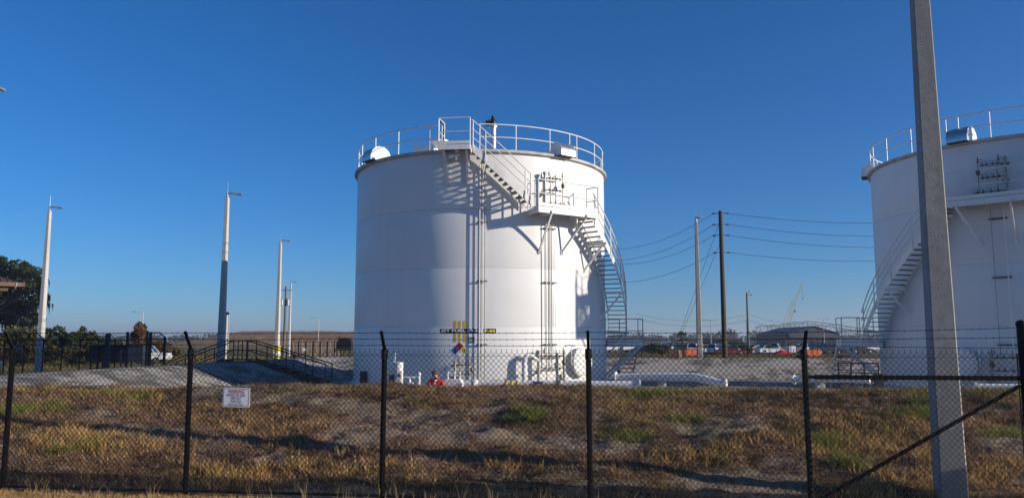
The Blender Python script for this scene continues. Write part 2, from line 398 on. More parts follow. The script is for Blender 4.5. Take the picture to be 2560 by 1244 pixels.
# golden dry grass, thick low on the slope
u, v = scatter(17500, -17, 11, 11.5, 20.4, lambda u, v: np.clip(.78-(patch(u, v)-.40)*4.2, 0, 1)*np.clip(.05+1.25*sstep(.45, .60, gold(u, v))*sstep(18.0, 13.2, v+(fbm(u*.2, v*.2, 61, 2)-.5)*6)*np.clip(1.0-.05*(u+5), .5, 1.15), 0, 1)*sstep(11.6, 12.6, v))
t = rs.uniform(0, 1, len(u)); q = gold(u, v)
put(u, v, rs.uniform(.10, .30, len(u)), 12, rs.uniform(.05, .16, len(u)), .0085, np.full(len(u), .75), colmix(len(u), (.66, .41, .13), (.53, .30, .085), t), colmix(len(u), (.40, .22, .07), (.76, .54, .23), t))
# brown dead weeds everywhere
u, v = scatter(28000, -17, 11, 11.7, 20.6, lambda u, v: np.clip(1.0-(patch(u, v)-.50)*4.5, .12, .85))
t = rs.uniform(0, 1, len(u))
dk = (.30+1.05*sstep(.38, .66, fbm(u*.55+7, v*.95, 101, 4)))[:, None]*np.array([[1, .97, 1.0]])
put(u, v, rs.uniform(.05, .17, len(u)), 8, rs.uniform(.05, .14, len(u)), .012, np.full(len(u), 1.15), dk*colmix(len(u), (.20, .115, .06), (.32, .19, .09), t), dk*colmix(len(u), (.42, .29, .165), (.15, .085, .05), t))
# flat dead leaves and stems lying on the bare sand
u, v = scatter(35000, -17, 11, 11.7, 20.6, lambda u, v: np.clip(.25+1.2*fbm(u*1.3, v*1.3, 95, 3)**2, 0, 1))
t = rs.uniform(0, 1, len(u))
put(u, v, rs.uniform(.03, .11, len(u)), 4, rs.uniform(.04, .12, len(u)), .020, np.full(len(u), 1.35), colmix(len(u), (.09, .05, .03), (.24, .15, .085), t), colmix(len(u), (.36, .27, .18), (.07, .045, .035), t))
# olive green runners near the crest and on the right
u, v = scatter(8200, -17, 11, 12.5, 20.7, lambda u, v: sstep(.44, .58, fbm(u*.5+40, v*.8, 71, 4))*np.clip(.40+.09*(u+3), .2, 1)*np.clip(.22+1.0*sstep(16.0, 19.3, v), 0, 1))
t = rs.uniform(0, 1, len(u))
put(u, v, rs.uniform(.06, .20, len(u)), 13, rs.uniform(.06, .15, len(u)), .0095, np.full(len(u), .8), colmix(len(u), (.20, .20, .04), (.34, .27, .07), t), colmix(len(u), (.27, .22, .06), (.42, .34, .12), t))
# bright green clumps
gc = []
for (px, py, rad, n) in [(40, 1030, .75, 190), (1320, 1045, .38, 70), (1330, 1050, .25, 40), (2060, 1115, .42, 85), (2300, 1030, .55, 120), (2130, 1160, .28, 55), (230, 1120, .3, 40), (150, 1130, .22, 26), (1710, 1050, .4, 40), (1560, 1095, .5, 50), (1650, 985, .8, 120), (2520, 1090, .5, 80), (280, 985, .6, 40), (350, 1000, .4, 30), (2350, 1010, .4, 50)]:
    r_ = ray(px, py); Y = 12.
    for _ in range(60):
        P = Vector((0, 0, CZ))+r_*(Y/r_.y)
        if P.z <= hz(P.x, P.y): break
        Y += .15
    a = rs.uniform(0, 6.28, n); rr = rad*1.25*rs.uniform(0, 1, n)**.8*(.55+.9*vnoise(np.cos(a)*1.6+px, np.sin(a)*1.6+py, 6)); gc.append((P.x+rr*np.cos(a), P.y+rr*np.sin(a)*.6))
x = np.concatenate([c[0] for c in gc]); y = np.concatenate([c[1] for c in gc]); n = len(x); t = rs.uniform(0, 1, n)
GR.append(blades(x, y, rs.uniform(.08, .26, n), 13, rs.uniform(.06, .15, n), .010, np.full(n, .85), colmix(n, (.15, .22, .035), (.23, .25, .05), t), colmix(n, (.34, .28, .09), (.10, .15, .03), t)))
# mown straw in front of and under the fence, with taller seed stalks
u, v = scatter(11500, -14, 11, 9.9, 11.5, lambda u, v: np.full(len(u), .85)*sstep(11.6, 11.0, v+(fbm(u*.9, v, 81, 2)-.5)*.5))
t = rs.uniform(0, 1, len(u))
put(u, v, rs.uniform(.04, .11, len(u)), 13, rs.uniform(.05, .12, len(u)), .007, np.full(len(u), 1.0), colmix(len(u), (.55, .36, .14), (.46, .28, .10), t), colmix(len(u), (.70, .50, .24), (.30, .18, .08), t))
u, v = scatter(520, -14, 11, 10.7, 11.9, lambda u, v: np.ones(len(u))*.75)
t = rs.uniform(0, 1, len(u))
put(u, v, rs.uniform(.14, .36, len(u)), 6, rs.uniform(.02, .07, len(u)), .006, np.full(len(u), .45), colmix(len(u), (.42, .30, .14), (.34, .22, .10), t), colmix(len(u), (.55, .42, .22), (.3, .2, .1), t))
V = []; Fc = []; Cc = []; off = 0
for a, b, c in GR: V.append(a); Fc.append(b+off); Cc.append(c); off += len(a)
go = np_mesh('dry_grass', np.concatenate(V), np.concatenate(Fc), M['grass'], np.concatenate(Cc))
go['kind'] = 'stuff'; tag(go, 'dry golden grass, dead brown weeds and green clumps on the slope', 'grass')
# grass strip between the far dike and the car park, and pale stones on the crest
GR = []
n = 9000; x = rs.uniform(-60, 95, n); y = rs.uniform(50, 120, n); u_, v_ = to_uv(x, y); k = v_ > 54.3; x, y = x[k], y[k]; n = len(x); t = rs.uniform(0, 1, n)
q = fbm(x*.07, y*.07, 91, 3)
A = colmix(n, (.14, .13, .03), (.22, .15, .055), np.clip(q*2-.5+rs.normal(0, .2, n), 0, 1))
GR.append(blades(x, y, rs.uniform(.15, .4, n), 9, rs.uniform(.15, .5, n), .035, np.full(n, .7), A, A*1.3))
V, Fc, Cc = GR[0]
go2 = np_mesh('meadow_grass', V, Fc, M['grass'], Cc); go2['kind'] = 'stuff'; tag(go2, 'olive and tan meadow grass beyond the far dike', 'grass')
# ------------------------------------------------------------------ chain link fence
VFEN = 11.27; POSTS = [-15.36, -12.36, -9.36, -6.36, -3.34, -.34, 2.63]; TERM = 5.43
eu = Vector((CA, -SA, 0)); ev = Vector((SA, CA, 0)); ez = Vector((0, 0, 1))
fence = thing('chain_link_fence', 'black chain link security fence with barbed wire in front of the tank dike', 'fence', W(-3.34, VFEN, 0))
def mesh_panel(length, name='mesh_panel', z0=.07, z1=2.13, pw=.0755, ph=.082, r=.0042):
    n = max(2, int(round(length/(pw/2)))); st = length/n; m = int(round((z1-z0)/(ph/2))); dz = (z1-z0)/m
    k = np.arange(n); j = np.arange(m+1)
    par = (k[:, None]+j[None, :]) % 2
    X = k[:, None]*st+par*st; Z = z0+j[None, :]*dz+0*X; Yw = np.where(par == 0, 1, -1)*.004*np.where(k[:, None] % 2 == 0, 1, -1)
    C = np.stack([X, Yw+0*X, Z], -1)
    offs = np.array([(r*1.15*math.cos(a), r*1.15*math.sin(a)*1.0, 0) for a in (R(90), R(210), R(330))])
    P = C[:, :, None, :]+offs[None, None]
    Vv = P.reshape(-1, 3); ids = np.arange(n*(m+1)*3).reshape(n, m+1, 3); fs = []
    for a in range(3):
        b_ = (a+1) % 3
        fs.append(np.stack([ids[:, :-1, a], ids[:, :-1, b_], ids[:, 1:, b_], ids[:, 1:, a]], -1).reshape(-1, 4))
    Fv = np.concatenate(fs)
    # twisted selvage at the top: a short stub with two barb ends over every second crossing
    mb = MB()
    for q in range(0, n, 2):
        x0 = (q+1)*st if (m % 2) else q*st
        if x0 > length: continue
        mb.box((x0, 0, z1+.017), (.006, .006, .036)); mb.box((x0, 0, z1+.036), (.022, .004, .004))
    sv = np.array(mb.v); sf = np.array(mb.f)+len(Vv)
    me_o = np_mesh(name, np.concatenate([Vv, sv]), np.concatenate([Fv, sf]), M['wire'])
    me = me_o.data; bpy.data.objects.remove(me_o); return me
pan = mesh_panel(3.0); pan2 = mesh_panel(TERM-POSTS[-1])
def place_panel(me, u):
    o = bpy.data.objects.new('mesh_panel', me); COL.objects.link(o); o.parent = fence; o['kind'] = 'stuff'
    p = W(u, VFEN-.04, 0)-fence.location; o.location = p; o.rotation_euler = (0, 0, -AZ)
for u in POSTS[:-1]: place_panel(pan, u)
place_panel(pan2, POSTS[-1])
for k in range(3): place_panel(pan, TERM+3.0*k)
allp = POSTS+[TERM+3.0*k for k in (1, 2, 3)]
for u in allp:
    b = W(u, VFEN); tilt = eu*rnd.uniform(-.02, .02)
    p = MB().tube([b-ez*.25, b+ez*2.15+tilt], .040, 12).build('line_post', M['blackpipe'], fence, True)
    MB().tube([b+ez*2.04+tilt, b+ez*2.17+tilt], .049, 12).tube([b+ez*2.165+tilt, b+ez*2.19+tilt], [.049, .02], 12).build('post_cap', M['blackpipe'], p, True)
    top = b+ez*2.17+tilt; arm = top-ev*.19+ez*.26
    MB().bar(top, arm, .042, .028, ev).build('barb_arm', M['blackpipe'], p)
    for z in (.25, .6, .95, 1.3, 1.65): MB().lathe([(.0425, z-.006), (.046, z), (.0425, z+.006)], b, 10, axis=(eu, ev, ez)).build('tie_wire', M['wire'], p)
tb = W(TERM, VFEN)
tp = MB().tube([tb-ez*.3, tb+ez*2.52], .062, 16).build('terminal_post', M['blackpipe'], fence, True)
MB().lathe([(.068, 2.49), (.068, 2.53), (.05, 2.56), (.001, 2.575)], tb, 16).build('post_cap', M['blackpipe'], tp, True)
bands = MB()
for z in (.3, .8, 1.3, 1.82, 2.1, 2.22, 2.36, 2.5): bands.lathe([(.0635, z-.012), (.067, z), (.0635, z+.012)], tb, 14)
bands.build('tension_band', M['blackpipe'], tp)
MB().bar(tb-eu*.085+ez*.05, tb-eu*.085+ez*2.13, .016, .006).build('tension_bar', M['blackpipe'], fence)
p5 = W(POSTS[-1], VFEN)
MB().tube([p5+eu*.10+ez*1.80-ev*.002, tb-eu*.05+ez*1.80], .032, 12).tube([p5+eu*.02+ez*1.80, p5+eu*.14+ez*1.80], .024, 10).build('brace_rail', M['blackpipe'], fence, True)
MB().tube([p5+eu*.05+ez*.12+ev*.05, tb-eu*.05+ez*1.70+ev*.05], .027, 12).build('truss_brace', M['blackpipe'], fence, True)
u0, u1 = POSTS[0], TERM
for a, b in zip(POSTS, POSTS[1:]+[TERM]):
    sag = rnd.uniform(-.012, .012)
    MB().tube([W(a, VFEN-.052, .085), W((a+b)/2, VFEN-.052, .078+sag), W(b, VFEN-.052, .085)], .0215, 10).build('bottom_rail', M['blackpipe'], fence, True)
def strand(f0, f1, z0f, name, parent, rad=.0038, barbs=True, seg=16):
    pts = []
    for a, b in zip(allp[:7], allp[1:7]+[TERM]):
        for k in range(seg):
            t = k/seg; u = a+(b-a)*t
            va = VFEN+f0; zz = z0f
            if b == TERM: va = VFEN+f0*(1-t)+t*(-.05); zz = z0f*(1-t)+t*f1
            pts.append(W(u, va, zz-.010*4*t*(1-t)+rnd.uniform(-.0025, .0025)))
    pts.append(W(TERM, VFEN-.05, f1))
    mb = MB().tube(pts, rad, 5)
    if barbs:
        for i in range(len(pts)-1):
            d = pts[i+1]-pts[i]
            for s in (.25, .8):
                p = pts[i]+d*s
                for a in range(2):
                    an = rnd.uniform(0, 3.14); q = (ev*math.cos(an)+ez*math.sin(an))*.016+d.normalized()*rnd.uniform(-.006, .006)
                    mb.bar(p-q, p+q, .0028, .0028)
                mb.tube([p-d.normalized()*.008, p+d.normalized()*.008], .0052, 5)
    return mb.build(name, M['wire'], parent)
for k, (f, z, zt) in enumerate(((-.185, 2.41, 2.47), (-.115, 2.32, 2.34), (-.05, 2.23, 2.20))): strand(f, zt, z, 'barbed_wire', fence)
strand(-.045, 2.08, 2.085, 'tension_wire', fence, .0026, False)
# ------------------------------------------------------------------ lettering
def text2d(s, offset=0.0):
    c = bpy.data.curves.new('t', 'FONT'); c.body = s; c.offset = offset; c.resolution_u = 3
    o = bpy.data.objects.new('t', c); COL.objects.link(o)
    dg = bpy.context.evaluated_depsgraph_get(); me = o.evaluated_get(dg).to_mesh()
    v = [(p.co.x, p.co.y) for p in me.vertices]; f = [tuple(q.vertices) for q in me.polygons]
    o.evaluated_get(dg).to_mesh_clear(); bpy.data.objects.remove(o); bpy.data.curves.remove(c)
    xs = [p[0] for p in v]; ys = [p[1] for p in v]
    return v, f, (min(xs), max(xs), min(ys), max(ys))
def fit_text(s, w, h, offset=0.0, keepdesc=False):   # lettering scaled into a box centred on 0,0
    v, f, (a, b, c, d) = text2d(s, offset)
    return [((x-(a+b)/2)*w/(b-a), (y-(c+d)/2)*h/(d-c)) for x, y in v], f
# warning sign, hung on the fence
sgl = at(580, 994, 11.70); su, sv = to_uv(sgl.x, sgl.y); SO = W(su, VFEN-.058, sgl.z)
sign = thing('warning_sign', 'white warning sign reading restricted area keep out on the chain link fence', 'sign', SO)
SW, SH = .425, .285
def rrect(w, h, r, n=6):
    p = []
    for cx, cy, a0 in ((w/2-r, h/2-r, 0), (-w/2+r, h/2-r, 90), (-w/2+r, -h/2+r, 180), (w/2-r, -h/2+r, 270)):
        for k in range(n+1): a = R(a0+90*k/n); p.append((cx+r*math.cos(a), cy+r*math.sin(a)))
    return p
tiltu = (eu+ez*-.02).normalized(); tiltz = (ez+eu*.02).normalized()
MB().prism(rrect(SW, SH, .025), SO, tiltu, tiltz, ev, .003).build('panel', M['signwht'], sign)
o_, i_ = rrect(SW-.024, SH-.024, .022), rrect(SW-.036, SH-.036, .018); n = len(o_)
mb = MB(); mb.add([SO+tiltu*x+tiltz*y-ev*.0035 for x, y in o_+i_], [(i, (i+1) % n, n+(i+1) % n, n+i) for i in range(n)]).build('border', M['signlet'], sign)
for s, w_, h_, y_, m_, of in (('WARNING', .255, .058, .086, 'signred', .012), ('RESTRICTED AREA', .295, .036, .032, 'signlet', .006), ('KEEP OUT', .165, .034, -.010, 'signlet', .006), ('Authorized', .165, .036, -.060, 'signlet', .004), ('Personnel Only', .235, .042, -.107, 'signlet', .004)):
    tv, tf = fit_text(s, w_, h_, of)
    MB().add([SO+tiltu*x+tiltz*(y+y_)-ev*.004 for x, y in tv], tf).build('lettering', M[m_], sign)
MB().bar(SO-tiltu*.08-tiltz*.034-ev*.004, SO+tiltu*.08-tiltz*.034-ev*.004, .004, .001, ez).build('underline', M['signlet'], sign)
# ------------------------------------------------------------------ storage tanks
TR = 5.95; ZB, ZT = .42, 10.06
def make_tank(c, sg, off, label, main):
    cx, cy = c
    root = thing('storage_tank', label, 'tank', (cx, cy, 0), 'white jet fuel storage tanks')
    def th_(th): return R(sg*th+off)
    def P(r, th, z): a = th_(th); return Vector((cx+r*math.sin(a), cy-r*math.cos(a), z))
    def er(th): a = th_(th); return Vector((math.sin(a), -math.cos(a), 0))
    def et(th): a = th_(th); return Vector((math.cos(a), math.sin(a), 0))*sg
    cc = Vector((cx, cy, 0))
    def arc(r, t0, t1, z, n=None):
        n = n or max(2, int(abs(t1-t0)/2.5)+1); return [P(r, t0+(t1-t0)*k/n, z) for k in range(n+1)]
    # shell
    MB().lathe([(TR-.1, .02), (TR+.26, -.1), (TR+.26, .36), (TR+.24, .38), (TR-.1, .38)], cc, 128).build('ringwall', M['ringc'], root, True)
    MB().lathe([(TR-.1, .38), (TR+.09, .38), (TR+.09, .42), (TR-.1, .42)], cc, 128).build('bottom_flange', M['white'], root)
    zs = [ZB, 2.86, 5.25, 7.66, ZT]
    for a, b in zip(zs, zs[1:]):
        MB().lathe([(TR-.02, a+.004), (TR-.003, a+.006), (TR, a+.02), (TR, b-.02), (TR-.003, b-.006), (TR-.02, b-.004)], cc, 192).build('shell_course', M['tank'], root, True)
    for z in zs[1:-1]: MB().lathe([(TR-.01, z-.014), (TR+.006, z-.007), (TR+.006, z+.007), (TR-.01, z+.014)], cc, 160).build('weld_seam', M['seam'], root, True)
    MB().lathe([(TR-.02, ZT-.03), (TR+.03, ZT-.05), (TR+.14, ZT-.02), (TR+.15, ZT+.03), (TR+.14, ZT+.085), (TR-.1, ZT+.10)], cc, 160).build('rim_curb', M['rimdark'], root, True)
    MB().lathe([(TR+.06, ZT+.095), (TR-1.2, ZT+.16), (TR-3, ZT+.30), (.001, ZT+.48)], cc, 96).build('roof', M['tank'], root, True)
    # roof edge guardrail
    gr = MB().tube(arc(TR-.03, 1.5, 346, 11.24, 120), .026, 8).build('guardrail', M['white'], root, True)
    MB().tube(arc(TR-.03, 1.5, 346, 10.70, 120), .022, 8).build('mid_rail', M['white'], gr, True)
    th = 16.3
    while th < 345:
        b = P(TR-.03, th, 0); MB().tube([b+ez*10.12, b+ez*11.24], .026, 8).build('rail_post', M['white'], gr, True); th += 15.45
    for th in (1.5, 346, 42.6):
        b = P(TR-.03, th, 0); MB().tube([b+ez*10.12, b+ez*11.24], .026, 8).build('rail_post', M['white'], gr, True)
    # overflow vent hoods over the roof edge
    for th in ((38.2, -50.5, 110, 200) if main else (42, -38, 110, 200)):
        e, t = er(th), et(th); o = P(0, th, 0)
        prof = [(TR-.62, 10.14)]
        for k in range(13): a = R(180-15*k); prof.append((TR-.10+.50*math.cos(a), 10.26+.50*math.sin(a)))
        prof += [(TR+.40, 10.13)]
        h = MB().prism(prof, Vector((cx, cy, 0)), e, ez, t, .78)
        hd = h.build('vent_hood', M['steel'], root, True)
        for s in (-1, 1):
            MB().prism([(x*1.0, z) for x, z in prof], Vector((cx, cy, 0))+t*(.393*s), e, ez, t, .012).build('end_plate', M['white'], hd)
        MB().box(P(TR+.2, th, 10.115), (.38, .76, .03), (e, t, ez)).build('underside', M['black'], hd)
    # gauge well with valve head, hatches and mushroom vent on the roof
    b = P(TR-.72, 7.6, 0)
    gp = MB().lathe([(.22, 10.2), (.22, 10.30), (.14, 10.30), (.14, 11.28), (.20, 11.28), (.20, 11.34), (.001, 11.34)], b, 20).build('gauge_pipe', M['galv'], root, True)
    MB().lathe([(.001, 11.34), (.12, 11.35), (.15, 11.45), (.12, 11.6), (.07, 11.68), (.07, 11.80), (.001, 11.82)], b, 14).bar(b+ez*11.48-et(0)*.32, b+ez*11.46, .16, .2).build('valve_head', M['black'], gp, True)
    MB().tube([b-et(0)*.36+ez*10.3, b-et(0)*.36+ez*11.45, b-et(0)*.30+ez*11.56, b-et(0)*.12+ez*11.66], .022, 6).build('sensor_tube', M['galv'], gp, True)
    b = P(TR-1.15, -19.6, 0)
    MB().lathe([(.16, 10.2), (.16, 10.52), (.22, 10.55), (.42, 10.80), (.42, 10.86), (.001, 10.92)], b, 20).build('roof_vent', M['white'], root, True)
    b = P(TR-.95, -25, 0); e, t = er(-25), et(-25)
    hb = MB().hexa([b+t*x+e*y+ez*z for x, y, z in ((-.52, -.4, 10.15), (.5, -.4, 10.15), (.5, .4, 10.15), (-.52, .4, 10.15), (-.52, -.4, 10.66), (.5, -.4, 10.46), (.5, .4, 10.46), (-.52, .4, 10.66))]).build('roof_hatch', M['white'], root)
    MB().tube([b+t*-.1+ez*10.58, b+t*-.1+ez*10.72, b+t*.1+ez*10.69, b+t*.1+ez*10.54], .012, 6).build('handle', M['white'], hb)
    b = P(TR-.5, -15.2, 0)
    MB().box(b+ez*11.0, (.13, .16, .34), (er(0), et(0), ez)).tube([b+ez*10.2, b+ez*10.85], .03, 8).build('alarm_box', M['black'], root)
    b = P(TR+.5, -14.2, 0)
    MB().tube([P(TR-.05, -13.6, 11.2), P(TR+.1, -14.0, 11.34)], .012, 6).box(P(TR+.1, -14.1, 11.36), (.07, .09, .05)).build('beacon', M['black'], root)
    # top platform
    Z1 = 10.13; t0, t1 = -12.2, -1.6; ro = TR+1.02
    def deck(name, t0, t1, ri, ro, z, edge=.2, toe=.12):
        tm = (t0+t1)/2; n = 8
        O0, O1 = P(ro, t0, 0), P(ro, t1, 0)
        inn = [P(ri, t1+(t0-t1)*k/n, 0) for k in range(n+1)]
        poly = [O0, O1]+inn
        d = MB(); m = len(poly)
        d.add([p+ez*(z-.035) for p in poly]+[p+ez*z for p in poly], [tuple(range(m))[::-1], tuple(range(m, 2*m))]+[(i, (i+1) % m, m+(i+1) % m, m+i) for i in range(m)])
        dk = d.build(name, M['grate'], root)
        ex = (O1-O0).normalized(); ey = er(tm)
        MB().bar(O0+ez*(z-edge/2-.01), O1+ez*(z-edge/2-.01), .03, edge, ez).build('fascia', M['white'], dk)
        MB().bar(O0+ez*(z+.025+toe/2), O1+ez*(z+.025+toe/2), .012, toe, ez).build('toe_plate', M['white'], dk)
        for o, i in ((O0, P(ri, t0, 0)), (O1, P(ri, t1, 0))):
            MB().bar(o+(i-o).normalized()*.02+ez*(z-edge/2-.012), i+ez*(z-edge/2-.012), .03, edge-.01, ez).build('side_beam', M['white'], dk)
        mid = (O0+O1)/2; MB().bar(mid+ez*(z-.1), P(ri, tm, z-.1), .06, .12, ez).build('cross_beam', M['white'], dk)
        return dk, O0, O1
    def rail(dk, pts, z, h=1.07, mids=(.53,), posts=True, name='railing', r=.024):
        o = MB().tube([p+ez*(z+h) for p in pts], r, 8).build(name, M['white'], dk, True)
        mb = MB()
        for m in mids: mb.tube([p+ez*(z+m) for p in pts], r*.85, 8)
        if posts:
            for p in pts: mb.tube([p+ez*(z-.16), p+ez*(z+h)], r, 8)
        mb.build('railing_bars', M['white'], dk, True)
    dk, O0, O1 = deck('top_platform', t0, t1, TR+.16, ro, Z1)
    I0 = P(TR+.22, t0, 0); rail(dk, [O0-er(t0)*.02, O1-er(t1)*.02], Z1, 1.1)
    rail(dk, [O0-er(t0)*.05, I0], Z1, 1.1)
    MB().bar(P(TR+.17, t0, Z1+.1), P(TR+.17, t1, Z1+.1), .012, .16).build('toe_plate', M['white'], dk)
    for t in (t0+1.5, t1-1.2):
        MB().bar(P(ro-.15, t, Z1-.2), P(TR+.03, t-.3, Z1-1.45), .06, .09, et(t)).bar(P(TR+.05, t, Z1-.2), P(TR+.05, t, Z1-1.5), .11, .03, er(t)).build('bracket', M['white'], dk)
    MB().tube([P(ro-.3, -9, Z1-.42), P(ro-.3, -5.2, Z1-.38)], [.09, .05], 12).build('floodlight', M['white'], dk, True)
    # stair flights
    def flight(t0, z0, t1, z1, n, ri, ro, railpost):
        N_ = 24; H = .29
        def zc(t): return z0+(z1-z0)*(t-t0)/(t1-t0)
        def stringer(r):
            mb = MB(); w_ = .008
            for k in range(N_):
                a, b = t0+(t1-t0)*k/N_, t0+(t1-t0)*(k+1)/N_
                za, zb = zc(a), zc(b)
                mb.hexa([P(r-w_, a, za-H*.62), P(r+w_, a, za-H*.62), P(r+w_, b, zb-H*.62), P(r-w_, b, zb-H*.62), P(r-w_, a, za+H*.6), P(r+w_, a, za+H*.6), P(r+w_, b, zb+H*.6), P(r-w_, b, zb+H*.6)])
            return mb
        fl = stringer(ro).build('stair_flight', M['white'], root, False)
        stringer(ri).build('inner_stringer', M['white'], fl)
        for k in range(n):
            t = t0+(t1-t0)*(k+.5)/n; z = zc(t)
            MB().box(P((ri+ro)/2, t, z), (ro-ri-.03, .235, .032), (er(t), et(t), ez)).build('tread', M['tread'], fl)
        for h, r in ((1.12, .024), (.76, .020), (.42, .020)):
            MB().tube([P(ro+.03, t0+(t1-t0)*k/N_, zc(t0+(t1-t0)*k/N_)+h) for k in range(N_+1)], r, 8).build('handrail', M['white'], fl, True)
        for t in railpost: MB().tube([P(ro+.03, t, zc(t)-.1), P(ro+.03, t, zc(t)+1.12)], .024, 8).bar(P(ro+.035, t, zc(t)-.12), P(ro+.035, t, zc(t)+.06), .07, .03, er(t)).build('rail_post', M['white'], fl, True)
        return fl, zc
    Z2 = 7.68
    flight(-.9, 10.02, 19.3, 7.86, 12, TR+.16, TR+.92, (-.6, 3.6, 17.2, 19.1))
    dk, O0, O1 = deck('mid_landing', 21.3, 46.9, TR+.10, TR+1.12, Z2, .24, .13)
    rail(dk, [O0, O1], Z2, 1.10)
    rail(dk, [O1, P(TR+.52, 46.9, 0)], Z2, 1.10)
    rail(dk, [O0-er(21)*.04, P(TR+.78, 21.3, 0)], Z2, 1.10)
    rail(dk, [P(TR+.20, 20.6, 0), P(TR+.46, 20.7, 0)], Z2, 1.05)
    # knee braces
    def brace(name, par, ftop, foot, w_=.075, arm=None):
        mb = MB().bar(ftop, foot, w_, w_)
        if arm: mb.bar(arm[0], arm[1], w_, .11)
        mb.box(foot, (.10, .12, .18), (er(0), et(0), ez))
        mb.build(name, M['white'], par)
    for tt, tf, zf in ((26.6, 26.2, 5.97), (41.6, 37.2, 6.0)): brace('knee_brace', dk, P(TR+1.0, tt, Z2-.26), P(TR+.02, tf, zf), arm=(P(TR+1.1, tt, Z2-.2), P(TR+.03, tt, Z2-.2)))
    fl, zc = flight(45.6, 7.42, 88.5, 2.42, 26, TR+.13, TR+.95, (46.6, 57, 67, 77, 86.5))
    for t in (52.3, 69.5, 84.8):
        z = zc(t)-.20; brace('knee_brace', fl, P(TR+.92, t, z-.04), P(TR+.02, t-1.2, z-1.12), .07, (P(TR+1.1, t, z), P(TR+.03, t, z)))
    # foot landing standing out from the shell and steps down to the yard
    Z3 = 2.22; ta = 89.2
    e, t = er(ta+3), et(ta+3); o = P(TR+.10, ta, 0)
    q = [o, o+e*1.72, o+e*1.72+t*1.15, o+t*1.15]
    fd = MB(); fd.add([p+ez*(Z3-.03) for p in q]+[p+ez*Z3 for p in q], [(3, 2, 1, 0), (4, 5, 6, 7), (0, 1, 5, 4), (1, 2, 6, 5), (2, 3, 7, 6), (3, 0, 4, 7)])
    dk = fd.build('foot_landing', M['grate'], root)
    for a, b in zip(q, q[1:]+q[:1]):
        dd = (b-a).normalized()*.016
        MB().bar(a+dd+ez*(Z3-.12), b-dd+ez*(Z3-.12), .03, .22).bar(a+dd+ez*(Z3+.075), b-dd+ez*(Z3+.075), .01, .10).build('fascia', M['white'], dk)
    rail(dk, [q[0]+e*.95+t*.02, q[1]], Z3, 1.1); rail(dk, [q[1], q[2]], Z3, 1.1); rail(dk, [q[3]+e*.1, q[3]+e*.8], Z3, 1.1)
    for x, tt in ((1.62, .12), (1.62, 1.0)): MB().bar(o+e*x+t*tt+ez*(Z3-.22), o+e*.0+t*tt+ez*(Z3-1.65), .085, .085).build('knee_brace', M['white'], dk)
    for k in range(9): MB().box(q[2]-e*.4+t*(.14+.2*k)+ez*(Z3-.22*(k+1)), (.76, .23, .03), (e, t, ez)).build('tread', M['tread'], dk)
    for s in (.0, .8): MB().bar(q[2]-e*s+ez*(Z3-.1), q[2]-e*s+t*2.0+ez*.1, .02, .22).build('stringer', M['white'], dk)
    # conduits strapped to the shell
    for ths, z0, z1, zc_ in (((1.7, 2.35, 3.0, 3.8), .5, 9.5, (2.13, 4.68, 7.1)), ((28.6, 29.7, 30.5, 31.3, 32.1, 33.0) if main else (29.2, 33.4), 1.25, 7.44, (2.13, 4.68, 6.95))):
        for k, t in enumerate(ths):
            so_ = (.15, .10, .13, .09, .12, .10)[k]; rr = (.021, .012, .016, .020, .012, .008)[k]
            MB().tube([P(TR+so_, t, z0+.3*(k % 3)), P(TR+so_, t, z1)], rr, 8).build('conduit', M['white'] if k % 2 == 0 else M['manif'], root, True)
        for z in zc_:
            MB().bar(P(TR+.085, ths[0]-1.0, z), P(TR+.085, ths[-1]+.9, z), .045, .05).bar(P(TR, ths[0]-.3, z), P(TR+.09, ths[0]-.3, z), .03, .03).bar(P(TR, ths[-1]+.3, z), P(TR+.09, ths[-1]+.3, z), .03, .03).build('conduit_clamp', M['charc'], root)
    # sampling manifolds: one on the landing, one at the foot
    def manifold(T0, z0, hgt, wid, par, fat=1.0):
        m = MB().tube([P(TR+.24, T0, z0), P(TR+.24, T0, z0+hgt)], .055*fat, 10).lathe([(.085*fat, z0+hgt-.10), (.085*fat, z0+hgt), (.001, z0+hgt+.01)], P(TR+.24, T0, 0), 12).build('valve_manifold', M['manif'], par, True)
        for hz_, w2, zz in ((.02, 1.25, .0), (.45, .98, .02), (.84, .98, .02)):
            pts = [P(TR+.24, T0+wid*w2*k/6, z0+hz_*hgt*.98) for k in range(7)]
            MB().tube(pts, .022*fat, 8).build('branch_pipe', M['manif'], m, True)
            for k in (1.4, 2.6, 4.0, 5.0):
                p = P(TR+.25, T0+wid*w2*k/6, z0+hz_*hgt*.98)
                MB().ball(p, .048*fat, 10, 6, (1.3, 1, .9)).bar(p+ez*.02, p+ez*(.13*fat), .016, .016).bar(p+ez*.12*fat-et(T0)*.01, p+ez*.12*fat+et(T0)*.14*fat, .02, .012).build('valve', M['valve'], m, True)
        for f in (.30, .98):
            MB().tube([P(TR+.24, T0+wid*f, z0), P(TR+.24, T0+wid*f, z0+hgt*.9)], .02*fat, 8).build('riser', M['manif'], m, True)
        p = P(TR+.26, T0+wid*.98, z0+hgt*.62); MB().ball(p, .08*fat, 12, 8, (1, 1, 1.5)).build('regulator', M['valve'], m, True)
        for f in (.22, .97):
            p = P(TR+.24, T0+wid*f, z0+hgt*.9); MB().tube([p, p+ez*.26], [.04*fat, .012], 8).bar(p+ez*.12-et(T0)*.16, p+ez*.12, .02, .02).build('relief_valve', M['valve'], m, True)
        for zz in (.3, .8): MB().bar(P(TR, T0, z0+hgt*zz), P(TR+.24, T0, z0+hgt*zz), .05, .05).bar(P(TR+.2, T0-1.3, z0+hgt*zz), P(TR+.2, T0+1.3, z0+hgt*zz), .06, .06).build('pipe_support', M['charc'], m)
        return m
    manifold(27.7, Z2+.30, 1.32, 8.6, root)
    manifold(24.6, .60, 1.28, 11.6, root, 1.1)
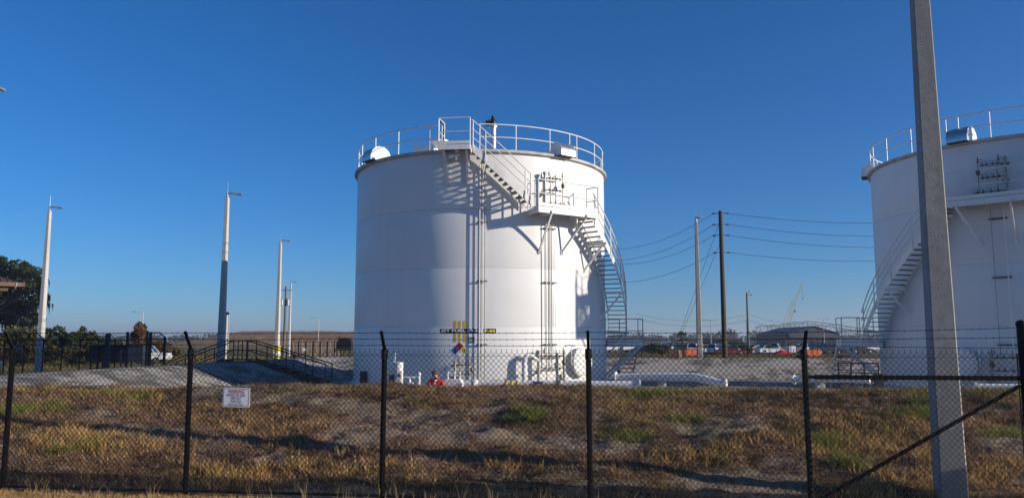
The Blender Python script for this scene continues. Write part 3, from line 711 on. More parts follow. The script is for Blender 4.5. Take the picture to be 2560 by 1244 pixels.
    MB().tube([P(TR+.24, 36.2, .5), P(TR+.24, 36.2, 1.86)], .06, 10).build('stand_pipe', M['manif'], root, True)
    MB().tube([P(TR+.30, 18.6, .5), P(TR+.30, 18.6, 1.4), P(TR+.30, 19.0, 1.6), P(TR+.30, 20.2, 1.72), P(TR+.28, 22, 1.66), P(TR+.26, 24.4, 1.5)], [.10, .10, .10, .09, .07, .05], 12).lathe([(.10, .9), (.16, .9), (.16, .98), (.10, .98)], P(TR+.30, 18.6, 0), 14).build('inlet_elbow', M['white'], root, True)
    if main: manifold(-7.2, .55, .95, 6.4, root, .85)
    # manway
    e = er(46); t = et(46); mo = P(TR-.05, 46, 1.40)
    mw = MB().lathe([(.46, 0), (.46, .24), (.62, .24), (.62, .29), (.001, .295)], mo, 28, axis=(t, ez, e)).build('manway', M['white'], root, True)
    MB().lathe([(.62, .305), (.62, .36), (.20, .375), (.001, .375)], mo, 28, axis=(t, ez, e)).build('cover_plate', M['white'], mw, True)
    mb = MB()
    for k in range(24): a = R(15*k); mb.tube([mo+(t*math.cos(a)+ez*math.sin(a))*.55+e*.20, mo+(t*math.cos(a)+ez*math.sin(a))*.55+e*.40], .016, 6)
    mb.build('bolts', M['charc'], mw)
    MB().tube([mo+e*.3-t*.70-ez*.1, mo+e*.3-t*.70+ez*.70, mo+e*.33-t*.4+ez*.80, mo+e*.36+ez*.76], .022, 8).build('davit_arm', M['white'], mw, True)
    MB().box(P(TR+.05, 37, 0.75), (.1, .2, .32), (er(37), et(37), ez)).build('nameplate', M['manif'], root)
    MB().box(P(TR+.09, 8.3, .62), (.14, .34, .24), (er(8), et(8), ez)).build('junction_box', M['manif'], root)
    MB().box(P(TR+.12, -54, .72), (.16, .34, .5), (er(-54), et(-54), ez)).build('electrical_cabinet', M['charc'], root)
    # markings painted on the shell
    if main:
        def decal(name, poly, th, z, mat, dr, par=None, fl=None):
            vs_ = []
            for x, y in poly: vs_.append(P(TR+dr, th+math.degrees(x/TR), z+y))
            return MB().add(vs_, fl or [tuple(range(len(poly)))]).build(name, M[mat], par or root)
        def strip(name, w_, h_, th, z, mat, dr, par=None):
            n = max(1, int(w_/.12)); poly = [(-w_/2+w_*k/n, -h_/2) for k in range(n+1)]+[(-w_/2+w_*k/n, h_/2) for k in range(n+1)]
            return decal(name, poly, th, z, mat, dr, par, [(k, k+1, n+2+k, n+1+k) for k in range(n)])
        for th in (-7.75, -5.95, -4.1): strip('yellow_band', .10, .86, th, 2.65, 'yellow', .006)
        pb = strip('name_band', 1.58, .175, -6.2, 2.675, 'signblk', .010)
        tv, tf = fit_text('JET FUEL JP-5', 1.50, .135, .03); decal('lettering', tv, -6.2, 2.675, 'signwht', .014, pb, tf)
        pb = strip('grade_band', .50, .18, 5.85, 2.68, 'signblk', .008)
        tv, tf = fit_text('F-44', .42, .125, .035); decal('lettering', tv, 5.85, 2.68, 'signyel', .012, pb, tf)
        tv, tf = fit_text('TANK', .33, .115, .035); decal('lettering', tv, -1.35, 2.38, 'signlet', .008, None, tf)
        tv, tf = fit_text('3070', .28, .115, .03); decal('lettering', tv, -1.35, 2.235, 'signlet', .008, None, tf)
        d = .165; thd, zd = -5.9, 1.90
        for dx, dz_, m_, s in ((0, d, 'signred', '2'), (-d, 0, 'signblu', '2'), (d, 0, 'signyel', '0'), (0, -d, 'signwht', '')):
            dm = decal('hazard_diamond', [(dx, dz_+d), (dx-d, dz_), (dx, dz_-d), (dx+d, dz_)], thd, zd, m_, .010)
            if s: tv, tf = fit_text(s, .105, .165, .01); decal('lettering', [(x+dx, y+dz_) for x, y in tv], thd, zd, 'signlet', .014, dm, tf)
    return P
P1 = make_tank((-1.5, 37.6), 1, 0, 'white jet fuel tank with black name band and hazard diamond', True)
P2 = make_tank((22.6, 34.3), -1, -9, 'unmarked white fuel tank with rust streaked rim behind the tall square concrete pole', False)
# ------------------------------------------------------------------ concrete light poles
def sqpole(b, H, w0, w1, mat, name, parent, ang=0., z0=-.4, cham=.12):
    mb = MB(); prof = []
    def ring(z, w):
        p = []; c = w*cham; h = w/2
        for x, y in ((h-c, -h), (h, -h+c), (h, h-c), (h-c, h), (-h+c, h), (-h, h-c), (-h, -h+c), (-h+c, -h)):
            p.append((b[0]+x*math.cos(ang)-y*math.sin(ang), b[1]+x*math.sin(ang)+y*math.cos(ang), z))
        return p
    n = 10; base = len(mb.v)
    for k in range(n+1):
        f = k/n; mb.v += ring(z0+(H-z0)*f, w0+(w1-w0)*f)
    for k in range(n):
        for i in range(8): j = (i+1) % 8; mb.f.append((k*8+i, k*8+j, k*8+8+j, k*8+8+i))
    mb.f.append(tuple(n*8+i for i in range(8)))
    return mb.build(name, mat, parent)
def light_pole(x, y, H, label, w0=.40, w1=.20, head=(1, 0), mat='concl', yellow=False, ang=-AZ, grp='concrete light poles', cham=.12):
    z0 = hz(x, y); root = thing('light_pole', label, 'light pole', (x, y, z0), grp)
    sqpole((x, y), H, w0, w1, M[mat], 'shaft', root, ang, z0-.4, cham)
    t = Vector((x, y, H)); hd = Vector((head[0], head[1], 0)).normalized(); sd_ = hd.cross(ez)
    MB().tube([t-ez*.02, t+ez*.34], .06, 10).lathe([(.10, -.01), (.10, .05), (.06, .06)], t, 12).build('tenon', M['lamp'], root, True)
    ln = MB().hexa([t+hd*a+sd_*b+ez*c for a, b, c in ((.05, -.05, .25), (.85, -.15, .20), (.85, .15, .20), (.05, .05, .25), (.05, -.05, .33), (.85, -.12, .26), (.85, .12, .26), (.05, .05, .33))]).build('lamp_head', M['lamp'], root)
    MB().box(t+hd*.58+ez*.195, (.42, .22, .02), (hd, sd_, ez)).build('lens', M['signwht'], ln)
    MB().tube([t+ez*.3, t+ez*1.0], [.012, .006], 6).build('lightning_rod', M['galv'], root)
    if yellow:
        for za, zb, m_ in ((.45, 1.0, 'yellowb'), (1.0, 1.35, 'signwht'), (1.35, 1.85, 'yellowb')):
            w_ = w0*1.0+.03; c_ = Vector((x, y, 0)); f = (za/H)
            MB().box((x, y, (za+zb)/2), (w_, w_, zb-za-.004), (Vector((math.cos(ang), math.sin(ang), 0)), Vector((-math.sin(ang), math.cos(ang), 0)), ez)).build('painted_band', M[m_], root)
    return root
def P_(px, py, Y): return at(px, py, Y)
light_pole(*at(98, 900, 50)[:2], 10.6, 'pale concrete light pole rising beside the moss draped oak', .42, .2)
light_pole(*at(552, 880, 45)[:2], 10.55, 'pale concrete light pole half in the tank shadow above the crossover stairs', .40, .2)
light_pole(*at(692, 880, 67)[:2], 10.6, 'pale concrete light pole with yellow and white painted foot', .42, .2, yellow=True)
light_pole(*at(722, 870, 112)[:2], 10.4, 'slim pale light pole next to the pole with the transformer cans', .38, .18)
light_pole(*at(1749, 870, 53)[:2], 10.35, 'grey concrete light pole standing next to the tall wooden power pole', .40, .19, head=(.15, -1), mat='conc')
fp = light_pole(6.42, 11.75, 10.9, 'tall square concrete pole just behind the chain link fence', .385, .175, head=(-.3, 1), mat='conc', ang=R(-12.5), grp=None, cham=.055)
lp0 = at(9, 222, 23.5); light_pole(lp0.x-.86, lp0.y, lp0.z-.24, 'pale concrete light pole at the corner of the dike with only its lamp tip showing', .42, .2)
tv, tf = fit_text('S', .055, .08, .01)
pa = R(-12.5); pex = Vector((math.cos(pa), math.sin(pa), 0)); pey = Vector((-math.sin(pa), math.cos(pa), 0))
MB().add([Vector((6.42, 11.75, 1.06+y))+pex*(x+.0)-pey*.187 for x, y in tv], tf).build('stencil', M['signwht'], fp)
# thin distant lamp posts
def lamp_post(x, y, H, label, arm=(-1, 0), al=1.6, r=.09, mat='lamp', double=False):
    z0 = hz(x, y); root = thing('lamp_post', label, 'lamp post', (x, y, z0), 'distant lamp posts')
    t = Vector((x, y, H)); a = Vector((arm[0], arm[1], 0)).normalized()
    MB().tube([(x, y, z0-.3), (x, y, H)], [r, r*.6], 8).build('shaft', M[mat], root, True)
    for s in ((1, -1) if double else (1,)):
        MB().tube([t-ez*.3, t+a*s*.3*al+ez*.05, t+a*s*al+ez*.1], .05, 6).build('arm', M[mat], root, True)
        MB().box(t+a*s*(al+.2)+ez*.1, (.75, .3, .12)).build('lamp_head', M['lamp'], root)
for px, pt, Y, lb, arm, d in ((58, 757, 120, 'white lamp post with twin heads under the moss draped oak', (1, .2), True), (358, 780, 150, 'thin grey lamp post rising behind the reddish tree', (-1, 0), False), (573, 788, 190, 'faint lamp post beside the shaded light pole', (-1, 0), False), (797, 795, 200, 'faint lamp post on the brown spoil mound', (-1, 0), False), (1776, 800, 190, 'lamp post above the white saloon car', (-1, 0), False), (1866, 799, 190, 'lamp post tucked against the green wooden pole', (-1, 0), False), (2058, 796, 200, 'lamp post in front of the grey hangar gable', (1, 0), True)):
    p = at(px, pt, Y); lamp_post(p.x, p.y, p.z, lb, arm, 1.5 if not d else 1.0, .12, 'concl', d)
p = at(568, 786, 62); b0 = hz(p.x, p.y)
cp = thing('camera_mast', 'white mast with a small black camera on top', 'mast', (p.x, p.y, b0))
MB().tube([(p.x, p.y, b0-.2), (p.x, p.y, p.z)], [.10, .07], 10).build('shaft', M['concl'], cp, True); MB().box((p.x, p.y, p.z+.1), (.22, .22, .2)).build('camera_head', M['black'], cp)
# ------------------------------------------------------------------ wooden power poles and lines
def wood_pole(x, y, H, label, r0=.19, r1=.13, mat='wood'):
    z0 = hz(x, y); root = thing('power_pole', label, 'power pole', (x, y, z0), 'wooden power poles')
    MB().tube([(x, y, z0-.4), (x, y, H*.5), (x, y, H)], [r0, (r0+r1)/2, r1], 14).build('shaft', M[mat], root, True); return root
pb = at(1812, 880, 56); ptop = at(1808, 527, 56)
wp = wood_pole(pb.x, pb.y, ptop.z, 'tall dark wooden power pole carrying four wires and guy lines', .20, .14)
for k, py in enumerate((532, 560, 587, 630)):
    z = at(1808, py, 56).z
    for s in (-1, 1):
        d = Vector((s, .1 if s > 0 else .35, -.05)).normalized(); p0 = Vector((pb.x, pb.y, z))+d*.13
        MB().tube([p0, p0+d*.25, p0+d*.27, p0+d*.47], [.02, .02, .05, .05], 8).build('insulator', M['charc'], wp, True)
def line(p, q, sag, label, r=.014, n=24, par=None):
    p = Vector(p); q = Vector(q); pts = [p+(q-p)*(k/n)-ez*(4*sag*(k/n)*(1-k/n)) for k in range(n+1)]
    o = MB().tube(pts, r, 5).build('power_line', M['black'], None, org=p)
    return tag(o, label, 'wire', 'overhead power lines')
nm = ['topmost', 'second', 'third', 'lowest']
for k, (py, yl, yr) in enumerate(((532, 613, 548), (560, 640, 583), (587, 647, 612), (630, 692, 641))):
    z = at(1808, py, 56).z; o = Vector((pb.x, pb.y, z))
    line(o+Vector((.45, .05, 0)), at(2185, yr, 60)+Vector((6, 0, .0)), .5, f'{nm[k]} wire running from the wooden pole to behind the unmarked tank')
    line(o+Vector((-.45, .15, 0)), at(1500, yl+8, 72), .9, f'{nm[k]} wire running from the wooden pole down towards the stair of the marked tank')
for k, (py, pxe, pye) in enumerate(((548, 1702, 826), (600, 1708, 824))):
    a = Vector((pb.x, pb.y, at(1808, py, 56).z)); e_ = at(pxe, pye, 58); 
    d = (e_-a); q = a+d*((a.z-.1)/(a.z-e_.z))
    line(a, q, .0, f'{("higher", "lower")[k]} steel guy wire slanting from the wooden pole to the ground' , .012, 4)
p2 = at(1872, 880, 130); t2 = at(1872, 731, 130)
w2 = wood_pole(p2.x, p2.y, t2.z, 'green stained wooden pole with a short crossarm beyond the dike', .20, .14, 'woodg')
MB().bar(t2+Vector((-.45, 0, -.45)), t2+Vector((.45, 0, -.45)), .1, .1).tube([t2+Vector((-.4, 0, -.4)), t2+Vector((-.4, 0, -.12))], .05, 6).tube([t2+Vector((.4, 0, -.4)), t2+Vector((.4, 0, -.12))], .05, 6).build('crossarm', M['woodg'], w2)
MB().tube([t2-ez*.1, t2+ez*.35], [.06, .03], 6).build('insulator', M['charc'], w2)
for k, (dz, pyl, pyr) in enumerate(((-3.6, 784, 802), (-4.6, 796, 812))):
    a = t2+ez*dz
    line(a, at(1590, pyl, 150), 1.2, f'{("upper", "lower")[k]} far cable from the green stained pole towards the marked tank', .02)
    line(a, at(2140, pyr-2, 150), 1.5, f'{("upper", "lower")[k]} far cable from the green stained pole towards the steel hangar frame', .02)
p3_ = at(710, 870, 105); t3 = at(713, 716, 105)
w3 = wood_pole(p3_.x, p3_.y, t3.z, 'wooden pole carrying grey transformer cans', .2, .14, 'woodg')
for s in (-1, 1): MB().lathe([(.001, -2.55), (.28, -2.5), (.28, -1.75), (.2, -1.65), (.001, -1.6)], t3+Vector((s*.42, 0, 0)), 12).build('transformer_can', M['lamp'], w3, True)
MB().bar(t3+Vector((-.9, 0, -.5)), t3+Vector((.9, 0, -.5)), .1, .1).build('crossarm', M['woodg'], w3)
# ------------------------------------------------------------------ piping and fittings in the dike basin
def pipe(pts, r, label, grp=None, name='fuel_pipe', sup=(), mat='white'):
    b = Vector(pts[0]); root = thing(name, label, 'pipe', (b.x, b.y, 0), grp)
    MB().tube(pts, r, 16).build('pipe_run', M[mat], root, True)
    for s in sup:
        s = Vector(s)
        MB().box((s.x, s.y, (s.z-r+hz(s.x, s.y))/2-.02), (.3, .22, max(.06, s.z-r-hz(s.x, s.y)))).build('pipe_support', M['concl'], root)
    for p in (pts[0], pts[-1]):
        p = Vector(p); d = (Vector(pts[1])-Vector(pts[0])).normalized()
        MB().tube([p-d*.03, p+d*.03], r*1.5, 16).build('flange', M['white'], root, True)
    return root
def site(px, py, Y): return at(px, py, Y)
A_, B_ = at(1118, 959, 29.4), at(1600, 961, 28.2)
pipe([A_, B_], .135, 'long white fuel pipe along the foot of the marked tank', None, 'fuel_pipe', [A_+(B_-A_)*f for f in (.12, .4, .66, .93)])
q = [at(1540, 943, 33), at(1600, 942, 32.6), at(1735, 942, 31.4), at(1765, 948, 31.1), at(1815, 962, 30.6)]
pq = pipe(q, .165, 'white fuel pipe with an elbow dipping to the ground between the tanks', None, 'fuel_pipe', [at(1655, 942, 32.15)])
tv, tf = fit_text('JET JP-5', .36, .075, .01); cpt = at(1693, 943, 31.78-.175); dx_ = (q[2]-q[1]).normalized()
MB().add([cpt+dx_*x+ez*y for x, y in tv], tf).build('lettering', M['mark'], pq)
pipe([at(1985, 948, 31), at(2175, 948, 29)], .12, 'white pipe beside the foot landing of the unmarked tank', None, 'fuel_pipe', [at(2050, 948, 30.3)])
pipe([at(2440, 966, 24.2), at(2640, 968, 23.6)], .10, 'short white pipe in front of the unmarked tank', None, 'fuel_pipe', [at(2500, 966, 24.0)])
# yellow bollards
for k, px in enumerate((1265, 1279, 1293)):
    p = at(px, 949, 26.6); z0 = hz(p.x, p.y)
    o = MB().lathe([(.001, z0-.2), (.058, z0-.2), (.058, p.z-.06), (.045, p.z-.02), (.001, p.z)], (p.x, p.y, 0), 14).build('bollard', M['yellow'], None, True, org=Vector((p.x, p.y, z0)))
    tag(o, 'short yellow post in front of the long white pipe', 'bollard', 'row of yellow posts by the pipe')
# filter vessel
p = at(997, 905, 30.2); z0 = hz(p.x, p.y); b = Vector((p.x, p.y, 0))
fv = thing('filter_vessel', 'white upright filter vessel on legs with a thin vent pipe', 'vessel', (p.x, p.y, z0))
MB().lathe([(.001, .62), (.15, .66), (.175, .74), (.175, p.z-.06), (.19, p.z-.06), (.19, p.z), (.001, p.z+.03)], b, 20).build('vessel_body', M['white'], fv, True)
for k in range(3): a = R(120*k+20); MB().bar(b+Vector((.15*math.cos(a), .15*math.sin(a), z0-.05)), b+Vector((.15*math.cos(a), .15*math.sin(a), .8)), .05, .05).build('leg', M['white'], fv)
MB().tube([b+Vector((-.20, 0, .6)), b+Vector((-.20, 0, p.z+.05)), b+Vector((-.12, 0, p.z+.05))], .022, 8).tube([b+Vector((-.14, -.05, p.z-.1)), b+Vector((-.14, -.05, p.z+.32))], .016, 6).ball(b+Vector((-.14, -.05, p.z+.32)), .035, 8, 6).build('vent_pipe', M['white'], fv, True)
MB().ball(b+Vector((.05, -.2, .98)), .06, 8, 6).tube([b+Vector((.12, -.19, .5)), b+Vector((.12, -.19, 1.15))], .016, 6).box(b+Vector((-.27, -.05, .75)), (.16, .12, .5)).build('gauge', M['charc'], fv)
# small standpipe, tee, and box of fittings near the worker
def simple(name, label, cat, px, py, Y, fn, mat, smooth=False, grp=None):
    p = at(px, py, Y); z0 = hz(p.x, p.y); mb = MB(); fn(mb, Vector((p.x, p.y, z0)), p.z-z0)
    return tag(mb.build(name, M[mat], None, smooth, org=Vector((p.x, p.y, z0))), label, cat, grp)
simple('standpipe', 'small white standpipe with a domed cap near the worker', 'valve', 1048, 934, 29.5, lambda m, b, h: m.tube([b-ez*.1, b+ez*h], .05, 10).ball(b+ez*h, .07, 10, 6).tube([b+ez*(h-.12)-eu*.16, b+ez*(h-.12)+eu*.02], .05, 8).lathe([(.09, h*.6), (.09, h*.66)], b, 12), 'white', True)
simple('pipe_tee', 'low white pipe tee between the filter vessel and the standpipe', 'pipe', 1024, 943, 29.8, lambda m, b, h: m.tube([b+ez*h-eu*.2, b+ez*h+eu*.2], .045, 10).tube([b-ez*.1, b+ez*h], .05, 10).tube([b+ez*(h-.2)-eu*.14, b+ez*(h-.2)+eu*.14], .035, 8), 'white', True)
def sump(m, b, h):
    m.prism([(-.34, -.1), (.34, -.1), (.34, h-.10), (.27, h), (-.27, h), (-.34, h-.10)], b, eu, ez, ev, .5)
    for x in (-.2, .05, .24): m.tube([b+eu*x+ez*(h-.02), b+eu*x+ez*(h+.26)], .028, 8)
    m.tube([b-eu*.3+ez*(h+.2), b+eu*.3+ez*(h+.2)], .02, 8)
simple('sump_box', 'white steel sump box with three upright stubs beside the worker', 'box', 1133, 947, 28.6, sump, 'white')
def drum(m, b, h): m.lathe([(.001, -.05), (.13, -.05), (.14, h*.3), (.13, h*.35), (.14, h*.4), (.13, h-.03), (.10, h), (.001, h)], b, 16)
simple('drain_can', 'small white drain can against the long white pipe', 'can', 1186, 948, 28.2, drum, 'white', True)
simple('pump_block', 'bluish pump housing below the foot manifold of the marked tank', 'pump', 1345, 951, 27.6, lambda m, b, h: m.box(b+ez*(h*.5-.02), (.34, .3, h), (eu, ev, ez)).tube([b+ez*h*.6-eu*.28, b+ez*h*.6+eu*.25], .08, 12), 'signblu')
simple('drain_can', 'lilac tinted drain can under the manway of the marked tank', 'can', 1398, 949, 27.6, drum, 'lamp', True)
simple('valve_stack', 'black valve body behind the white elbow pipe', 'valve', 1547, 929, 36, lambda m, b, h: m.box(b+ez*h*.45, (.3, .3, h*.9), (eu, ev, ez)).tube([b+ez*h*.8, b+ez*(h+.1)], .05, 8), 'charc')
simple('valve_stack', 'dark valve body at the foot of the unmarked tank stair', 'valve', 2195, 925, 29, lambda m, b, h: m.box(b+ez*h*.45, (.26, .26, h*.9), (eu, ev, ez)).tube([b+ez*h*.7-eu*.3, b+ez*h*.7+eu*.3], .05, 8).lathe([(.02, h), (.12, h), (.12, h+.02), (.02, h+.02)], b, 12, closed=True), 'charc')
# low pipe handrail on the far slope
p0 = at(1535, 908, 48.5); p1 = at(1655, 908, 48.8); lr = thing('pipe_handrail', 'dark low pipe handrail on the inner slope of the far dike', 'railing', (p0.x, p0.y, hz(p0.x, p0.y)))
MB().tube([p0, p1], .028, 8).build('top_rail', M['charc'], lr, True)
for f in (0, .33, .66, 1): q_ = p0+(p1-p0)*f; MB().tube([Vector((q_.x, q_.y, hz(q_.x, q_.y)-.1)), q_], .028, 8).build('post', M['charc'], lr, True)
p0 = at(2095, 906, 33.5); p1 = at(2195, 908, 31.5); lr = thing('pipe_handrail', 'dark low pipe handrail beside the unmarked tank foot landing', 'railing', (p0.x, p0.y, hz(p0.x, p0.y)))
MB().tube([p0, p1], .028, 8).tube([p0-ez*.4, p1-ez*.4], .022, 8).build('top_rail', M['charc'], lr, True)
for f in (0, .33, .66, 1): q_ = p0+(p1-p0)*f; MB().tube([Vector((q_.x, q_.y, hz(q_.x, q_.y)-.1)), q_], .028, 8).build('post', M['charc'], lr, True)
# ------------------------------------------------------------------ kneeling worker in a red shirt
wk = at(1091, 945, 27.8); KX, KY = wk.x, wk.y; KZ = hz(KX, KY)
person = thing('person', 'person in red shirt and olive cap crouching beside the tank pipes', 'person', (KX, KY, KZ))
def skin(name, V, E, Rr, mat, parent, lev=2, rootv=0):
    me = bpy.data.meshes.new(name); me.from_pydata(V, E, []); me.materials.append(mat)
    o = bpy.data.objects.new(name, me); COL.objects.link(o); o.parent = parent
    m = o.modifiers.new('Skin', 'SKIN'); m.use_smooth_shade = True
    if not me.skin_vertices: me.skin_vertices.new()
    for i, r in enumerate(Rr):
        sv_ = me.skin_vertices[0].data[i]; sv_.radius = (r, r) if not isinstance(r, tuple) else r; sv_.use_root = (i == rootv)
    o.modifiers.new('Sub', 'SUBSURF').levels = lev; o.modifiers['Sub'].render_levels = lev
    return o
# local frame: faces -y (towards the fence), leaning forward and a little to the camera's left
pel = (0, .10, .42); wst = (-.005, .04, .56); che = (-.01, -.06, .74); nek = (-.015, -.12, .89); hed = (-.03, -.17, 1.01); crn = (-.035, -.18, 1.10)
shL, shR = (-.21, -.08, .82), (.19, -.07, .82)
elL, elR = (-.30, -.16, .56), (.29, -.16, .55); wrL, wrR = (-.20, -.36, .38), (.14, -.38, .36)
hipL, hipR = (-.11, .10, .40), (.11, .10, .40); knL, knR = (-.17, -.22, .10), (.17, -.22, .10); anL, anR = (-.15, .22, .07), (.15, .22, .07); toL, toR = (-.15, .34, .03), (.15, .34, .03)
V = [pel, wst, che, nek, hed, crn, shL, elL, wrL, shR, elR, wrR, hipL, knL, anL, toL, hipR, knR, anR, toR]
E = [(0, 1), (1, 2), (2, 3), (3, 4), (4, 5), (2, 6), (6, 7), (7, 8), (2, 9), (9, 10), (10, 11), (0, 12), (12, 13), (13, 14), (14, 15), (0, 16), (16, 17), (17, 18), (18, 19)]
rr = [.13, .135, .16, .058, .092, .085, .07, .047, .030, .07, .047, .030, .09, .062, .042, .035, .09, .062, .042, .035]
skin('body', V, E, rr, M['skin'], person)
skin('shirt', [pel, wst, che, (-.012, -.10, .85), shL, elL, tuple(a*.45+b*.55 for a, b in zip(elL, wrL)), shR, elR, tuple(a*.45+b*.55 for a, b in zip(elR, wrR))], [(0, 1), (1, 2), (2, 3), (2, 4), (4, 5), (5, 6), (2, 7), (7, 8), (8, 9)], [.15, .16, .185, .085, .095, .068, .06, .095, .068, .06], M['redshirt'], person)
skin('trousers', [(0, .11, .40), hipL, knL, anL, hipR, knR, anR], [(0, 1), (1, 2), (2, 3), (0, 4), (4, 5), (5, 6)], [.14, .105, .078, .058, .105, .078, .058], M['trouser'], person)
def loc(v): return Vector((KX+v[0], KY+v[1], KZ+v[2]))
for s, (an, to) in ((-1, (anL, toL)), (1, (anR, toR))):
    a = loc(an); t_ = loc(to); MB().tube([a-Vector((0, .06, 0)), (a+t_)/2, t_, t_+Vector((0, .03, 0))], [.055, .055, .05, .03], 10).build('boot', M['boot'], person, True)
hc = loc((-.033, -.178, 1.055))
cap = MB().lathe([(.112, -.005), (.115, .02), (.105, .065), (.07, .10), (.001, .115)], hc+Vector((0, .012, .03)), 18).build('cap', M['cap'], person, True)
MB().prism([(-.085, 0), (.085, 0), (.075, .07), (.04, .10), (-.04, .10), (-.075, .07)], hc+Vector((0, -.085, .028)), Vector((1, 0, 0)), Vector((0, -.96, -.25)), Vector((0, -.25, .96)), .012).build('cap_brim', M['cap'], cap)
face = MB().tube([hc+Vector((0, -.088, -.005)), hc+Vector((0, -.118, -.045)), hc+Vector((0, -.09, -.055))], [.012, .018, .012], 8).build('nose', M['skin'], person, True)
for s in (-1, 1):
    MB().ball(hc+Vector((.034*s, -.086, -.005)), .013, 8, 6).build('eye', M['hair'], person, True)
    MB().ball(hc+Vector((.092*s, .0, -.02)), .026, 8, 6, (.5, 1, 1.3)).build('ear', M['skin'], person, True)
MB().tube([hc+Vector((-.028, -.088, -.082)), hc+Vector((0, -.096, -.084)), hc+Vector((.028, -.088, -.082))], .007, 6).build('mouth', M['signred'], person, True)
MB().lathe([(.098, -.05), (.103, 0), (.10, .03)], hc+Vector((0, .012, 0)), 16, 60, 300).build('hair', M['hair'], person, True)
MB().tube([loc((-.09, -.13, .87)), loc((-.02, -.20, .85)), loc((.06, -.13, .87))], .022, 8).build('collar', M['cloth_white'], person, True)
MB().prism([(-.02, -.05), (.02, -.05), (.02, .03), (-.02, .03)], loc((-.02, -.262, .775)), Vector((1, 0, 0)), ez, Vector((0, 1, 0)), .01).build('badge', M['cloth_white'], person)
for wr, el, s in ((wrL, elL, -1), (wrR, elR, 1)):
    w_ = Vector(wr); f = (w_-Vector(el)).normalized(); sd_ = Vector((1, 0, 0)); dn = Vector((0, -.3, -1)).normalized()
    V = [tuple(w_), tuple(w_+f*.05), tuple(w_+f*.085)]; E = [(0, 1), (1, 2)]; rr = [.026, (.038, .02), (.04, .018)]
    for k, (x, l) in enumerate(((-.03, .06), (-.01, .072), (.01, .068), (.03, .052))):
        b = len(V); r0 = w_+f*.09+sd_*x; V += [tuple(r0), tuple(r0+f*l*.5+dn*.008), tuple(r0+f*l*.8+dn*.035)]; E += [(2, b), (b, b+1), (b+1, b+2)]; rr += [.0105, .009, .008]
    b = len(V); r0 = w_+f*.035-sd_*s*.035; V += [tuple(r0), tuple(r0-sd_*s*.03+f*.03+dn*.01), tuple(r0-sd_*s*.025+f*.06+dn*.025)]; E += [(1, b), (b, b+1), (b+1, b+2)]; rr += [.013, .011, .009]
    skin('hand', V, E, rr, M['skin'], person, 1)
# ------------------------------------------------------------------ dike crossover stairs (left)
cr = W(-19.4, 40, 0); xo = thing('crossover_stairs', 'dark steel stairs with pipe handrails crossing over the dike', 'stairs', (cr.x, cr.y, hz(cr.x, cr.y)))
ZC = 1.27
prof = [(-23.8, .10), (-20.5, ZC), (-19.2, ZC), (-14.9, .06)]
for side, vv in ((0, 39.6), (1, 40.6)):
    for (ua, za), (ub, zb) in ((prof[0], prof[1]), (prof[2], prof[3])):
        MB().bar(W(ua, vv, za), W(ub, vv, zb), .03, .16).build('stringer', M['charc'], xo)
    for (ua, za), (ub, zb), nn in ((prof[0], prof[1], 3), (prof[2], prof[3], 4)):
        top = [W(ua, vv, za+1.0), W(ub, vv, zb+1.0)]; 
        MB().tube(top, .030, 8).tube([W(ua, vv, za+.5), W(ub, vv, zb+.5)], .026, 8).build('handrail', M['charc'], xo, True)
        for k in range(nn+1): f = k/nn; u_ = ua+(ub-ua)*f; z_ = za+(zb-za)*f; MB().tube([W(u_, vv, z_-.05), W(u_, vv, z_+1.0)], .028, 8).build('post', M['charc'], xo, True)
    for ua, ub in ((-20.5, -20.0), (-19.2, -19.75)):
        MB().tube([W(ua, vv, ZC+1.0), W(ub+(.06 if ub < ua else -.06), vv, ZC+1.0), W(ub, vv, ZC+.92), W(ub, vv, ZC-.1)], .030, 8).tube([W(ua, vv, ZC+.5), W(ub, vv, ZC+.5)], .026, 8).build('handrail', M['charc'], xo, True)
for (ua, za), (ub, zb), nn in ((prof[0], prof[1], 7), (prof[2], prof[3], 7)):
    for k in range(nn): f = (k+.5)/nn; MB().box(W(ua+(ub-ua)*f, 40.1, za+(zb-za)*f+.05), (.28, .98, .035), (eu, ev, ez)).build('tread', M['grate'], xo)
MB().box(W(-19.85, 40.1, ZC+.02), (1.28, .94, .04), (eu, ev, ez)).build('walkway', M['grate'], xo)
# ------------------------------------------------------------------ vegetation
def leaves(blobs, n, size, c0, c1, seed, up=.3, asp=.6):
    r = np.random.RandomState(seed); w_ = np.array([b[3]*b[4]*b[5] for b in blobs])**.67; k = r.choice(len(blobs), n, p=w_/w_.sum())
    B = np.array(blobs)[k]; d = r.normal(0, 1, (n, 3)); d /= np.linalg.norm(d, axis=1)[:, None]
    rad = r.uniform(.15, 1, n)**.45; C = B[:, :3]+d*rad[:, None]*B[:, 3:6]
    a = r.normal(0, 1, (n, 3)); a /= np.linalg.norm(a, axis=1)[:, None]; b = np.cross(a, r.normal(0, 1, (n, 3))); b /= np.linalg.norm(b, axis=1)[:, None]
    s = size*r.uniform(.5, 1.4, n)[:, None]
    V = np.stack([C-a*s*.5-b*s*asp*.15, C+b*s*asp*.5, C+a*s*.5, C-b*s*asp*.5], 1).reshape(-1, 3)
    F = np.arange(n*4).reshape(n, 4)
    t = np.clip(r.uniform(0, 1, n)*.8+.2*((k*37) % 5)/4, 0, 1)[:, None]; col = np.array(c0)[None]*(1-t)+np.array(c1)[None]*t
    return V, F, np.repeat(col*r.uniform(.75, 1.2, (n, 1)), 4, 0)
